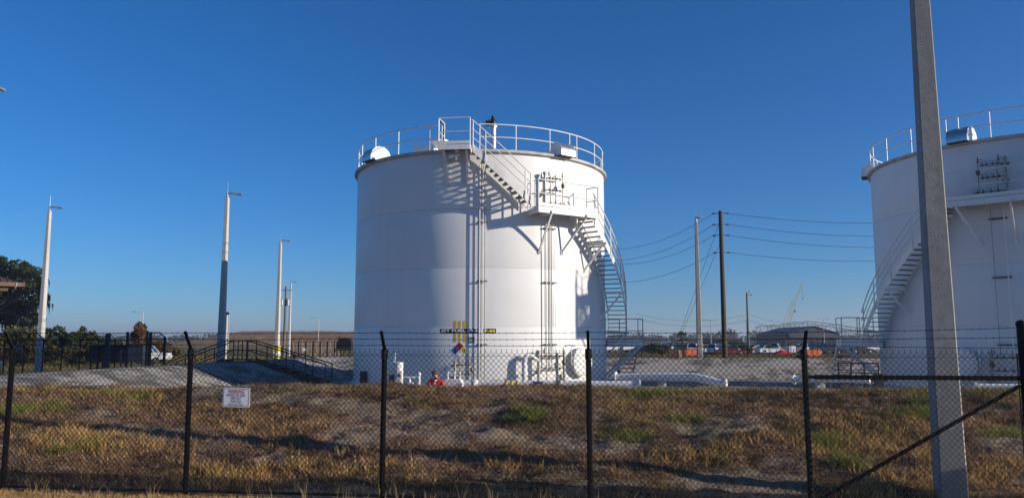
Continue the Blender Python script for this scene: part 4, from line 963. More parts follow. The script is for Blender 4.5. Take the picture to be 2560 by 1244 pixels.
def blobset(c, rx, ry, rz, n, seed, f=.45):
    r = random.Random(seed); out = []
    for k in range(n):
        a = r.uniform(0, 6.28); q = r.uniform(.2, .85); z = r.uniform(-.75, .8); h = math.sqrt(max(0, 1-z*z))
        out.append((c[0]+rx*q*h*math.cos(a), c[1]+ry*q*h*math.sin(a), c[2]+rz*z*.8, rx*f*r.uniform(.6, 1.2), ry*f*r.uniform(.6, 1.2), rz*f*r.uniform(.5, 1.1)))
    return out
def tree(name, label, cat, base, H, rx, cz, rz, n, size, c0, c1, seed, nb=10, trunk=.2, grp=None, limbs=5):
    base = Vector(base); root = thing(name, label, cat, base, grp); r = random.Random(seed)
    mb = MB().tube([base-ez*.2, base+Vector((r.uniform(-.1, .1), 0, (cz-base.z)*.6)), Vector((base.x+r.uniform(-.2, .2)*rx*.3, base.y, cz+rz*.3))], [trunk, trunk*.75, trunk*.3], 8)
    bl = blobset((base.x, base.y, cz), rx, rx, rz, nb, seed)
    for b in bl[:limbs]: s0 = base+ez*((cz-base.z)*r.uniform(.35, .8)); e0 = Vector(b[:3]); mb.tube([s0, (s0+e0)/2-ez*.1*rz, e0], [trunk*.45, trunk*.3, trunk*.1], 6)
    mb.build('trunk', M['bark'], root, True)
    V, F, C = leaves(bl, n, size, c0, c1, seed); np_mesh('crown', V, F, M['leaf'], C, parent=root)
    return root
G0, G1 = (.035, .05, .016), (.085, .10, .035); D0, D1 = (.022, .032, .014), (.05, .06, .025); BR0, BR1 = (.10, .055, .025), (.17, .10, .04); RD0, RD1 = (.14, .035, .02), (.20, .08, .035); OL0, OL1 = (.07, .075, .025), (.13, .12, .04)
# moss draped live oak
ob = at(-30, 850, 95); oak = thing('live_oak', 'big dark live oak hung with grey moss beyond the brown eave', 'tree', (ob.x, ob.y, hz(ob.x, ob.y)))
cz = at(0, 735, 95).z; bl = []
for px, py, r_ in ((5, 690, 1.7), (45, 668, 1.5), (80, 680, 1.3), (25, 720, 2.0), (75, 715, 1.5), (98, 748, 1.1), (10, 760, 1.8), (60, 770, 1.6), (88, 790, .9), (25, 795, 1.4), (-40, 700, 2.5), (-60, 760, 2.5), (112, 735, .5), (-10, 650, 1.2), (102, 700, .8), (65, 800, .7)):
    p = at(px, py, 95+rnd.uniform(-2.5, 2.5)); bl.append((p.x, p.y, p.z, r_, r_, r_*.62))
V, F, C = leaves(bl, 9000, .42, D0, (.065, .08, .035), 5); np_mesh('crown', V, F, M['leaf'], C, parent=oak)
mb = MB().tube([Vector((ob.x-1, ob.y, -.2)), Vector((ob.x-1, ob.y, 3)), Vector((ob.x, ob.y, 6.5))], [.6, .5, .4], 10)
for b in bl: mb.tube([Vector((ob.x-.6, ob.y, 4.5)), (Vector((ob.x, ob.y, 7))+Vector(b[:3]))/2, Vector(b[:3])], [.22, .14, .05], 6)
mb.build('trunk', M['bark'], oak, True)
r = np.random.RandomState(9); n = 1500; k = r.choice(len(bl), n); B = np.array(bl)[k]
C0 = B[:, :3]+np.stack([r.uniform(-1, 1, n)*B[:, 3], r.uniform(-1, 1, n)*B[:, 4], -r.uniform(.2, .9, n)*B[:, 5]], 1); ln = r.uniform(.4, 1.5, n); wd = r.uniform(.03, .10, n)
V = np.stack([C0-np.stack([wd, 0*wd, 0*wd], 1), C0+np.stack([wd, 0*wd, 0*wd], 1), C0+np.stack([wd*.2, 0*wd, -ln], 1), C0+np.stack([-wd*.3, .1+0*wd, -ln*.9], 1)], 1).reshape(-1, 3)
np_mesh('moss', V, np.arange(n*4).reshape(n, 4), M['leaf'], np.repeat(np.array([(.075, .08, .06)])*r.uniform(.7, 1.2, (n, 1)), 4, 0), parent=oak)
# shrub belt on the left
for i, (px, py, Y, rx, c, nm_) in enumerate(((15, 810, 84, 2.6, (OL0, OL1), 'olive'), (78, 815, 82, 1.9, (BR0, OL1), 'brownish'), (135, 812, 80, 1.6, (G0, G1), 'feathery green'), (168, 824, 78, 1.5, (D0, G1), 'deep green'), (252, 842, 76, 1.7, (D0, D1), 'dark low'), (292, 844, 80, 1.5, (G0, OL1), 'mid green'), (378, 848, 82, 1.4, (BR0, BR1), 'rusty low'), (418, 856, 84, 1.3, (OL0, BR1), 'straw tinted'), (45, 838, 74, 1.8, (D0, G0), 'blackish'), (110, 842, 72, 1.6, (BR0, D1), 'dead brown'), (200, 850, 72, 1.8, (D0, D1), 'wide dark'), (60, 828, 92, 2.4, (D0, BR1), 'tangled'), (150, 846, 90, 2.2, (BR0, OL1), 'tawny'), (240, 838, 96, 2.4, (D0, G0), 'spreading'), (310, 852, 92, 2.2, (BR0, D1), 'umber'), (395, 852, 96, 2.2, (D0, OL1), 'scruffy'), (5, 846, 78, 2.0, (OL0, BR1), 'yellowing'), (275, 858, 72, 1.3, (BR0, BR1), 'withered'))):
    p = at(px, py, Y); zb = hz(p.x, p.y); H = p.z-zb
    tree('shrub', f'{nm_} shrub in the belt behind the left perimeter fence', 'shrub', (p.x, p.y, zb), H, rx, zb+H*.52, H*.5, 1500, .34, c[0], c[1], 20+i, 9, .08, 'shrubs behind the perimeter fence', 4)
p = at(222, 808, 88); tree('small_tree', 'leggy green tree rising above the dark shrub belt', 'tree', (p.x, p.y, 0), p.z, 1.35, p.z*.62, p.z*.40, 1400, .30, D0, OL1, 61, 9, .12)
p = at(341, 808, 86); tree('small_tree', 'reddish orange autumn tree behind the navy cabinets', 'tree', (p.x, p.y, 0), p.z, 1.35, p.z*.6, p.z*.40, 1500, .26, RD0, (.15, .10, .035), 62, 9, .12)
p = at(351, 806, 90); tree('small_tree', 'slender green pine behind the reddish autumn tree', 'tree', (p.x, p.y, 0), p.z, .8, p.z*.66, p.z*.36, 900, .3, G0, G1, 63, 7, .1)
# car park shrubs and sabal palm
for i, (px, py, Y, rx, c, nm_) in enumerate(((1640, 858, 125, 1.7, (G0, G1), 'round green'), (1655, 862, 118, 1.3, (OL0, G1), 'olive tinted'), (1848, 846, 140, 2.2, (G0, G1), 'tall leafy'), (1862, 862, 126, 1.6, (D0, G1), 'dark leafy'), (1625, 855, 135, 1.2, (D0, G0), 'small dark'), (2000, 886, 90, .7, (G0, OL1), 'low green'))):
    p = at(px, py, Y); tree('shrub', f'{nm_} shrub at the edge of the car park', 'shrub', (p.x, p.y, 0), p.z, rx, p.z*.55, p.z*.48, 900, .3, c[0], c[1], 80+i, 8, .07, 'shrubs by the car park', 3)
pp = at(1705, 843, 122); palm = thing('palm_tree', 'young sabal palm with a round fan crown by the car park', 'palm', (pp.x, pp.y, 0))
MB().tube([(pp.x, pp.y, -.2), (pp.x+.05, pp.y, 1.2), (pp.x, pp.y, pp.z-.1)], [.16, .13, .12], 10).build('trunk', M['bark'], palm, True)
Vp = []; Fp = []; Cp = []; rp = random.Random(4)
for k in range(26):
    a = rp.uniform(0, 6.28); el = rp.uniform(-.7, 1.4); d = Vector((math.cos(a)*math.cos(el), math.sin(a)*math.cos(el), math.sin(el))); sd_ = d.cross(ez).normalized(); up_ = sd_.cross(d)
    c = Vector((pp.x, pp.y, pp.z))+d*.55
    for j in range(9):
        f = (j-4)/4*1.25; q_ = (d*math.cos(f)+sd_*math.sin(f)); tip = c+q_*rp.uniform(.55, .8)-ez*.12*abs(f); b0 = len(Vp); w_ = up_.cross(q_)*.035
        Vp += [tuple(c-w_*.5), tuple(c+q_*.35+w_), tuple(tip), tuple(c+q_*.35-w_)]; Fp.append((b0, b0+1, b0+2, b0+3)); s_ = rp.uniform(.7, 1.3); Cp += [(.06*s_, .085*s_, .022*s_)]*4
    b0 = len(Vp); Vp += [(pp.x, pp.y, pp.z-.05), tuple(c+up_*.02), tuple(c-up_*.02), (pp.x, pp.y, pp.z-.1)]; Fp.append((b0, b0+1, b0+2, b0+3)); Cp += [(.07, .08, .03)]*4
np_mesh('crown', np.array(Vp), np.array(Fp), M['leaf'], np.array(Cp), parent=palm)
# distant woods
bl = []
for k in range(260):
    px = rnd.uniform(-100, 900) if k < 110 else rnd.uniform(1520, 2700); Y = rnd.uniform(650, 900)
    X = (px-1280)/FPX*Y; h = rnd.uniform(5, 9)*(1.35 if 1780 < px < 1990 else 1); bl.append((X, Y, h*.5, rnd.uniform(5, 12), 6, h*.55))
V, F, C = leaves(bl, 26000, 2.2, (.035, .042, .03), (.06, .068, .045), 77, asp=.8); tl = np_mesh('far_woods', V, F, M['leaf'], C); tl['kind'] = 'stuff'; tag(tl, 'low dark woods along the horizon', 'woods')
# ------------------------------------------------------------------ brown spoil mound
mv = []; nx_, ny_ = 60, 16
for j in range(ny_+1):
    for i in range(nx_+1):
        x = -150+120*i/nx_; y = 300+70*j/ny_; e_ = min(1, max(0, (x+146)/34))*min(1, (-30-x)/10+.0 if x > -40 else 1); q_ = math.sin(math.pi*min(1, max(0, j/ny_)))
        mv.append((x, y, -.3+max(0, e_)*(q_**.5)*(5.6+.9*float(vnoise(x*.09, y*.09, 8))+.5*float(vnoise(x*.4, y*.4, 9)))))
fi = [(j*(nx_+1)+i, j*(nx_+1)+i+1, (j+1)*(nx_+1)+i+1, (j+1)*(nx_+1)+i) for j in range(ny_) for i in range(nx_)]
mo = MB().add(mv, fi).build('spoil_mound', pmat('brown_spoil', (.24, .135, .065), .95, var=.35, scale=.3, bump=.6, bscale=1.5, dirt=(.12, .10, .04), dscale=(.2, .2, .4), damt=.6), None, True, org=Vector((-100, 330, 0))); mo['kind'] = 'structure'
# ------------------------------------------------------------------ brown canopy corner
cc_ = at(57, 708, 60); bx0, by0, bz0 = cc_.x, cc_.y, cc_.z
can = thing('canopy_building', 'brown metal roof corner with gutter of an open canopy', 'building', (bx0-7, by0, 0))
ce = Vector((bx0, by0, bz0)); cl = Vector((-.80, -.60, 0)); cb_ = Vector((-.60, .80, 0))     # eave runs left and back along these
def K_(a, b, z=0.): return ce+cl*a+cb_*b+ez*z
MB().add([K_(0, 0), K_(12, 0), K_(12, 9), K_(0, 9), K_(4.5, 4.5, 1.75), K_(12, 4.5, 1.75)], [(0, 4, 5, 1), (0, 3, 4), (3, 2, 5, 4), (0, 1, 2, 3), (1, 5, 2)]).build('roof', M['brownroof'], can)
for k in range(14): x = .5+k*.45; f = min(1, x/4.5); MB().bar(K_(x, -.01, .03), K_(x, 4.5*f, 1.75*f+.03), .05, .06).build('roof_rib', M['brownroof'], can)
MB().bar(K_(0, -.09, -.10), K_(12, -.09, -.10), .16, .30).build('gutter', pmat('brown_gutter', (.17, .085, .055), .45, var=.1), can)
MB().bar(K_(-.09, -.1, -.10), K_(-.09, 9, -.10), .16, .30).build('gutter', M['brownroof'], can)
MB().bar(K_(.9, .35, -.45), K_(12, .35, -.45), .25, .32).build('beam', M['brownroof'], can)
MB().tube([K_(.4, -.19, .02), K_(.42, -.22, -.2), K_(.5, -.1, -.4)], .03, 6).build('downspout', M['concl'], can, True)
for a_, b_ in ((7, .6), (7, 8), (11, .6)): q_ = K_(a_, b_); MB().tube([(q_.x, q_.y, -.2), (q_.x, q_.y, bz0-.3)], .15, 10).build('column', M['brownroof'], can, True)
# ------------------------------------------------------------------ left perimeter fence, gate posts, cabinets
lf0, lf1 = at(-40, 880, 47), at(330, 880, 52); lf = thing('perimeter_fence', 'dark perimeter fence with angled barbed wire arms before the shrub belt', 'fence', (lf0.x, lf0.y, 0))
dl = (lf1-lf0); dl.z = 0; nn = 8; dn_ = dl.normalized(); od = Vector((-.85, -.25, 0)).normalized()
for k in range(nn+1):
    b = Vector((lf0.x, lf0.y, 0))+dl*(k/nn); b.z = hz(b.x, b.y)
    pst = MB().tube([b-ez*.2, b+ez*2.35], .045, 8).build('line_post', M['blackpipe'], lf, True)
    MB().bar(b+ez*2.33, b+ez*2.80+od*.42, .05, .04, dn_).build('barb_arm', M['blackpipe'], pst)
for h, o_ in ((2.45, .08), (2.6, .24), (2.77, .4), (2.3, 0), (.12, 0)): MB().tube([Vector((lf0.x, lf0.y, h))+od*o_, Vector((lf1.x, lf1.y, h))+od*o_], .012 if h > .2 and h != 2.3 else .022, 5).build('barbed_wire' if h > 2.35 else 'rail', M['wire'], lf)
Ln = dl.length; mp = mesh_panel(Ln, 'mesh_panel', .1, 2.3, .17, .17, .0035); o = bpy.data.objects.new('mesh_panel', mp); COL.objects.link(o); o.parent = lf; o['kind'] = 'stuff'; o.rotation_euler = (0, 0, math.atan2(dl.y, dl.x))
gf = thing('gate_frame', 'black steel gate frame with tall square posts beside the navy cabinets', 'gate', at(365, 900, 49.5)[:2]+(0,) if False else (at(365, 900, 49.5).x, at(365, 900, 49.5).y, 0))
def gx(px): q_ = at(px, 880, 49.5); return q_.x, q_.y
for px, py, w_ in ((317, 829, .13), (366, 826, .10), (374, 829, .16), (411, 842, .13), (268, 833, .24)):
    x, y = gx(px); z = at(px, py, 49.5).z; MB().box((x, y, z/2-.1), (w_, w_, z+.2)).build('post', M['charc'], gf)
(xa, ya), (xb, yb) = gx(317), gx(411)
for py in (847, 860): z = at(340, py, 49.5).z; MB().bar((xa, ya, z), (xb, yb, z), .06, .06).build('rail', M['charc'], gf)
(xc, yc) = gx(374); MB().bar((xc, yc, at(374, 831, 49.5).z), (gx(395)[0], yc, at(395, 830, 49.5).z), .05, .05).bar((gx(395)[0], yc, at(395, 830, 49.5).z), (xb, yb, at(411, 842, 49.5).z), .07, .06).bar((gx(380)[0], yc, .6), (xb, yb, at(411, 866, 49.5).z), .06, .05).build('brace', M['charc'], gf)
cb = at(310, 905, 52); cab = thing('cabinet_bank', 'bank of dark navy cabinets raised on black legs', 'cabinet', (cb.x, cb.y, 0))
for a, b, y0, y1 in ((230, 257, 864, 903), (260, 314, 863, 905), (319, 366, 864, 905)):
    A_, B_ = at(a, y1, 52), at(b, y0, 52); c = (A_+B_)/2
    cx_ = MB().box(c, (B_.x-A_.x, .9, B_.z-A_.z)).build('cabinet', M['navy'], cab)
    MB().box((c.x, c.y-.455, c.z), ((B_.x-A_.x)*.86, .012, (B_.z-A_.z)*.8)).build('door', M['navy'], cx_)
    MB().box((c.x, c.y, B_.z+.04), (B_.x-A_.x+.12, 1.05, .06)).build('rain_hood', M['charc'], cx_)
    for x in (A_.x+.08, B_.x-.08): MB().box((x, c.y-.3, A_.z/2), (.09, .09, A_.z)).build('leg', M['charc'], cab)
for z in (.25, .5): MB().bar((at(230, 900, 52).x, 51.65, z), (at(366, 900, 52).x, 51.65, z), .06, .06).build('skid_rail', M['charc'], cab)
bs = at(38, 871, 48); sgo = thing('blue_sign', 'small blue board on the perimeter fence', 'sign', (bs.x, bs.y, bs.z-.15)); MB().box(bs, (.46, .02, .26)).build('panel', M['signblu'], sgo); MB().tube([(bs.x, bs.y+.03, 0), (bs.x, bs.y+.03, bs.z+.1)], .02, 6).build('stake', M['charc'], sgo)
rs_ = at(2, 902, 50); rw = thing('marker_board', 'red and white marker board in the grass by the perimeter fence', 'sign', (rs_.x, rs_.y, 0)); MB().box((rs_.x, rs_.y, rs_.z+.16), (.55, .03, .28)).build('red_panel', M['signred'], rw); MB().box((rs_.x, rs_.y, rs_.z-.16), (.4, .03, .3)).build('white_panel', M['signwht'], rw); MB().tube([(rs_.x, rs_.y+.04, -.1), (rs_.x, rs_.y+.04, rs_.z+.2)], .025, 6).build('stake', M['charc'], rw)
# ------------------------------------------------------------------ far yard fence with windscreen, machine, sign
def far_fence(name, label, a, b, n, H, arm, rails, screen=None):
    a = Vector((a.x, a.y, 0)); b = Vector((b.x, b.y, 0)); root = thing(name, label, 'fence', a); d = b-a
    for k in range(n+1):
        q_ = a+d*(k/n); p_ = MB().tube([q_-ez*.2, q_+ez*H], .04, 6).build('line_post', M['blackpipe'], root, True)
        if arm: MB().tube([q_+ez*(H-.02), q_+ez*(H+.22)+Vector((.12, 0, 0))*arm, q_+ez*(H+.38)+Vector((.34, 0, 0))*arm], .025, 6).build('barb_arm', M['blackpipe'], p_, True)
    for h in rails: MB().tube([a+ez*h, b+ez*h], .016, 5).build('wire_strand', M['wire'], root)
    if screen:
        n_ = 40; m_ = MB(); vv_ = []
        for k in range(n_+1):
            q_ = a+d*(screen[0]+(screen[1]-screen[0])*k/n_)+Vector((0, .06+.03*math.sin(k*1.7), 0)); vv_ += [tuple(q_+ez*.1), tuple(q_+ez*(H-.05+.02*math.sin(k*2.3)))]
        m_.add(vv_, [(2*k, 2*k+2, 2*k+3, 2*k+1) for k in range(n_)]).build('windscreen', M['screen'], root)
    return root
far_fence('yard_fence', 'yard fence with curved arms and brown windscreen below the spoil mound', at(728, 880, 78), at(905, 880, 82), 10, 2.2, 1, (2.15, 2.4, 2.55), (.02, .72))
far_fence('yard_fence', 'plain dark yard fence along the grass before the car park', at(1500, 880, 88), at(2200, 880, 84), 13, 2.0, 0, (1.98, 1.3, .15))
s_ = at(760, 873, 77.6); sg_ = thing('notice_board', 'small white notice on the brown windscreen fence', 'sign', (s_.x, s_.y, s_.z-.15)); MB().box(s_, (.27, .02, .28)).build('panel', M['signwht'], sg_); MB().bar(s_-Vector((0, -.02, .13)), s_+Vector((0, .02, .13)), .05, .02).build('bracket', M['charc'], sg_)
mc = at(861, 862, 76); mac = thing('generator_unit', 'dark generator unit with rounded hood on a steel stand', 'generator', (mc.x, mc.y, 0))
MB().prism([(-.72, -.35), (.72, -.35), (.74, .25), (.55, .62), (.1, .72), (-.35, .66), (-.66, .3)], mc, Vector((1, 0, 0)), ez, Vector((0, 1, 0)), 1.0).build('hood', M['black'], mac)
MB().box(mc-ez*.45, (1.6, 1.05, .16)).build('skid', M['charc'], mac); MB().tube([mc+Vector((-.5, 0, .5)), mc+Vector((-.5, 0, .85))], .07, 8).build('exhaust', M['black'], mac, True)
for x in (-.65, 0, .65): MB().box((mc.x+x, mc.y-.3, (mc.z-.5)/2), (.08, .08, mc.z-.5)).build('leg', M['charc'], mac)
# ------------------------------------------------------------------ car park and vehicles
cpk = MB().add([(28, 128, .03), (150, 128, .03), (170, 215, .03), (36, 215, .03)], [(0, 1, 2, 3)]).build('car_park', pmat('asphalt', (.055, .054, .052), .9, var=.2, scale=.3), None, org=Vector((90, 165, .03))); cpk['kind'] = 'structure'
def vehicle(x, y, ang, col, kind, label, cat, z=.03, cargrp='vehicles in the far car park'):
    root = thing('parked_car' if kind != 'truck' else 'pickup_truck', label, cat, (x, y, z), cargrp); ca, sa = math.cos(ang), math.sin(ang); ex = Vector((ca, sa, 0)); ey = Vector((-sa, ca, 0)); o = Vector((x, y, z))
    key = 'car_%d_%d_%d' % tuple(int(c*100) for c in col); m = bpy.data.materials.get(key) or pmat(key, col, .25, var=.05, spec=.6, coat=.5)
    if kind == 'sedan': low = [(-2.25, .28), (2.2, .28), (2.28, .5), (2.2, .72), (1.1, .88), (-1.6, .92), (-2.2, .88), (-2.32, .6)]; cab_ = [(-1.75, .9), (1.0, .88), (.35, 1.38), (-.2, 1.45), (-1.0, 1.40)]; L_ = 1.38
    elif kind == 'suv': low = [(-2.25, .35), (2.2, .35), (2.3, .6), (2.2, .9), (1.2, 1.02), (-2.2, 1.05), (-2.32, .7)]; cab_ = [(-2.2, 1.04), (1.1, 1.02), (.45, 1.66), (-.4, 1.74), (-2.0, 1.70)]; L_ = 1.4
    else: low = [(-2.75, .45), (2.6, .45), (2.72, .7), (2.62, 1.05), (1.5, 1.12), (-2.75, 1.12), (-2.8, .8)]; cab_ = [(-.75, 1.11), (1.45, 1.11), (.85, 1.78), (.1, 1.85), (-.6, 1.82)]; L_ = 1.65
    body = MB().prism(low, o, ex, ez, ey, 1.78).build('body', m, root)
    n_ = len(cab_); c3 = [o+ex*a+ez*b+ey*s*(.84 if k in (0, 1) else .66) for s in (-1, 1) for k, (a, b) in enumerate(cab_)]
    MB().add(c3, [tuple(range(n_))[::-1], tuple(range(n_, 2*n_))]+[(i, (i+1) % n_, n_+(i+1) % n_, n_+i) for i in range(n_)]).build('cabin', M['glass'], root)
    rt = cab_[2:]; MB().add([o+ex*a*1.0+ez*(b+.02)+ey*s*.67 for s in (-1, 1) for a, b in rt], [(0, 1, 4, 3), (1, 2, 5, 4)]).build('roof_panel', m, root)
    for s in (-1, 1):
        MB().bar(o+ex*cab_[1][0]+ez*cab_[1][1]+ey*s*.85, o+ex*cab_[2][0]+ez*cab_[2][1]+ey*s*.68, .07, .05).build('pillar', m, root)
        MB().bar(o+ex*cab_[0][0]+ez*cab_[0][1]+ey*s*.85, o+ex*cab_[-1][0]+ez*cab_[-1][1]+ey*s*.68, .16, .05).build('pillar', m, root)
        for a in (-L_, L_):
            c = o+ex*a+ey*s*.82+ez*.33; wh = MB().tube([c-ey*s*.1, c+ey*s*.1], .33, 14).build('tyre', M['tyre'], root, True); MB().tube([c+ey*s*.095, c+ey*s*.115], .2, 10).build('rim', M['rim'], wh)
        MB().box(o+ex*(low[2][0]-.06)+ey*s*.62+ez*(low[2][1]+.12), (.12, .34, .12), (ex, ey, ez)).build('headlight', M['signwht'], root)
        MB().box(o+ex*(low[-1][0]+.08)+ey*s*.66+ez*(low[-1][1]+.12), (.12, .26, .16), (ex, ey, ez)).build('tail_light', M['redlight'], root)
    return root
WH, SL, BK, RDc, BL, GRY, TN = (.75, .75, .74), (.42, .43, .44), (.02, .02, .022), (.20, .014, .016), (.03, .07, .2), (.12, .12, .13), (.3, .25, .18)
fleet = [(1548, 150, .2, WH, 'truck', 'white pickup behind the foot landing of the marked tank'), (1590, 150, .1, WH, 'truck', 'white pickup beside the foot landing of the marked tank'), (1612, 136, .1, GRY, 'sedan', 'grey saloon parked beside the round green shrub'), (1662, 150, 1.2, RDc, 'sedan', 'maroon saloon parked behind the brown crates'), (1674, 164, .2, WH, 'suv', 'white wagon parked behind the brown crates'), (1716, 150, .1, BK, 'suv', 'black wagon parked behind the sabal palm'), (1732, 140, 1.3, WH, 'suv', 'white wagon parked behind the single orange barrier'), (1746, 158, .1, SL, 'sedan', 'silver saloon parked behind the grey light pole'), (1770, 134, .05, WH, 'sedan', 'white saloon parked beside the grey light pole'), (1788, 140, .1, BL, 'sedan', 'dark blue saloon between the white saloon and the open white wagon'), (1800, 128, .6, WH, 'suv', 'white wagon parked beside the tall wooden power pole'), (1832, 132, .1, WH, 'sedan', 'white saloon beside the tall leafy shrub'), (1826, 122, .1, RDc, 'sedan', 'dark red saloon at the foot of the tall wooden power pole'), (1880, 150, .1, BK, 'sedan', 'black saloon beside the green stained pole'), (1891, 138, .4, RDc, 'sedan', 'bright red saloon beneath the long carport'), (1903, 142, .1, BL, 'sedan', 'blue saloon beneath the long carport'), (1925, 134, .05, WH, 'sedan', 'white saloon in front of the long carport'), (1938, 150, 1.2, SL, 'suv', 'silver wagon in front of the long carport'), (1908, 160, .1, GRY, 'suv', 'grey wagon at the back of the long carport'), (2004, 150, 1.4, SL, 'suv', 'silver wagon in front of the grey hangar'), (2016, 146, .1, TN, 'sedan', 'beige saloon in front of the grey hangar'), (2040, 142, .1, WH, 'suv', 'white wagon behind the pair of orange barriers'), (2068, 132, .1, BK, 'truck', 'black pickup in front of the hangar doors'), (2088, 140, .1, GRY, 'truck', 'grey pickup next to the rusty drum'), (2170, 150, .1, WH, 'suv', 'white wagon seen beneath the unmarked tank foot landing'), (2150, 140, .1, BK, 'sedan', 'black saloon seen beneath the unmarked tank foot landing')]
for px, Y, a, c, k, lb in fleet:
    p = at(px, 870, Y); vehicle(p.x, p.y, a+rnd.uniform(-.08, .08), c, k, lb, 'car' if k != 'truck' else 'pickup')
p = at(352, 905, 78); vehicle(p.x, p.y, .15, WH, 'truck', 'white pickup half hidden behind the navy cabinets and gate frame', 'pickup', 0, None)
# orange water barriers, crates, drum, tarp, trailer
def barrier(px, py, Y, label, L_=1.8):
    p = at(px, py, Y); o = Vector((p.x, p.y, 0)); mb = MB().prism([(-.3, 0), (.3, 0), (.28, .22), (.14, .5), (.12, 1.0), (-.12, 1.0), (-.14, .5), (-.28, .22)], o, Vector((0, 1, 0)), ez, Vector((1, 0, 0)), L_)
    for x in (-.4, .4): mb.box(o+Vector((x, 0, 1.02)), (.14, .12, .06))
    return tag(mb.build('traffic_barrier', M['orange'], None, org=o), label, 'barrier', 'orange barriers by the car park')
barrier(1729, 880, 119, 'orange plastic barrier beside the grey light pole'); barrier(2028, 888, 112, 'longer orange barrier on the grass before the hangar', 1.7); barrier(2042, 888, 114, 'stubby orange barrier tucked behind a longer orange one', 1.1)
p = at(1684, 896, 84); o = Vector((p.x, p.y, 0)); cr_ = thing('crate_stack', 'tall brown crate with a tan end board on the grass', 'crate', o)
for k in range(4): MB().box(o+Vector((-.34+.25*k-.1, 0, .68)), (.23, .5, 1.36)).build('plank', M['brownbox'], cr_)
MB().box(o+Vector((.66, -.05, .66)), (.34, .5, 1.28)).build('end_board', M['tan'], cr_); MB().box(o+Vector((-.06, .0, 1.40)), (1.05, .55, .05)).build('lid', M['brownbox'], cr_)
p = at(2117, 905, 70); o = Vector((p.x, p.y, .62)); dr = thing('cable_drum', 'rust brown cable drum on the grass by the unmarked tank stair', 'drum', (p.x, p.y, 0))
for s in (-1, 1): MB().tube([o+Vector((0, .38*s, 0)), o+Vector((0, .44*s, 0))], .62, 20).build('flange', M['brownbox'], dr, True)
MB().tube([o+Vector((0, -.38, 0)), o+Vector((0, .38, 0))], .42, 16).build('winding', M['tan'], dr, True)
p = at(1958, 884, 122); o = Vector((p.x, p.y, 0)); tg = MB(); r_ = random.Random(3); pts = []
for j in range(7):
    for i in range(13): x = -1.4+2.8*i/12; y = -.8+1.6*j/6; pts.append((p.x+x, p.y+y, max(0, (1-(x/1.45)**2)*(1-(y/.85)**2))**.5*(.75+r_.uniform(-.14, .14))))
tag(tg.add(pts, [(j*13+i, j*13+i+1, (j+1)*13+i+1, (j+1)*13+i) for j in range(6) for i in range(12)]).build('tarpaulin', M['redshirt'], None, org=o), 'red tarpaulin over a low heap at the car park edge', 'tarpaulin')
p = at(1977, 880, 124); o = Vector((p.x, p.y, 0)); tr = thing('box_trailer', 'small white box trailer beside the red tarpaulin', 'trailer', o); MB().box(o+ez*.95, (1.0, 1.8, 1.1)).build('box', M['signwht'], tr); MB().tube([o+Vector((-.5, 0, .3)), o+Vector((.5, 0, .3))], .3, 12).build('tyre', M['tyre'], tr, True); MB().bar(o+Vector((0, -.9, .4)), o+Vector((0, -1.9, .4)), .08, .08).build('tow_bar', M['charc'], tr)
# long carport
p0 = at(1876, 866, 175); p1 = at(1945, 866, 175); cpo = thing('carport', 'long dark carport roof over the parked cars', 'carport', (p0.x, p0.y, 0)); 
MB().box(((p0.x+p1.x)/2, p0.y, 2.75), (p1.x-p0.x, 6, .25)).build('roof', M['hangard'], cpo)
for k in range(5): x = p0.x+(p1.x-p0.x)*(k/4*.96+.02); MB().box((x, p0.y-2.6, 1.35), (.16, .16, 2.7)).build('post', M['charc'], cpo)
# grey hangar
Y = 300; xl, xr = at(1974, 850, Y).x, at(2100, 850, Y).x; ze, za = at(2000, 833, Y).z, at(2034, 816, Y).z; xm = (xl+xr)/2
hg = thing('hangar', 'dark grey gabled hangar with tall glazed doors', 'hangar', (xm, Y, 0)); zm = at(2000, 843, Y).z
MB().prism([(xl-xm, zm), (xr-xm, zm), (xr-xm, ze), (0, za), (xl-xm, ze)], (xm, Y+.2, 0), Vector((1, 0, 0)), ez, Vector((0, 1, 0)), .4).build('gable_wall', M['hangar'], hg)
MB().add([(xl-.6, Y-.5, ze-.1), (xm, Y-.5, za+.25), (xr+.6, Y-.5, ze-.1), (xl-.6, Y+40, ze-.1), (xm, Y+40, za+.25), (xr+.6, Y+40, ze-.1), (xl-.6, Y-.5, ze-.35), (xr+.6, Y-.5, ze-.35)], [(0, 1, 4, 3), (1, 2, 5, 4)]).build('roof', M['hangar'], hg)
MB().box((xl-.0, Y+20.4, ze/2), (.3, 40, ze)).build('side_wall', M['hangard'], hg); MB().box((xr, Y+20.4, ze/2), (.3, 40, ze)).build('side_wall', M['hangard'], hg)
nd = 9
for k in range(nd): a = xl+.3+(xr-xl-.6)*k/nd; b = xl+.3+(xr-xl-.6)*(k+1)/nd; d_ = MB().box(((a+b)/2, Y+.6+.1*(k % 2), zm/2), (b-a-.12, .1, zm)).build('door_leaf', M['hangard'], hg); MB().box(((a+b)/2, Y+.5+.1*(k % 2), zm*.62), (b-a-.5, .06, zm*.42)).build('pane', M['glass'], d_)
lx = at(1962, 850, Y).x; MB().box(((lx+xl)/2-.1, Y+3, ze*.48), (xl-lx-.4, 5, ze*.95)).build('annex', M['hangard'], hg)
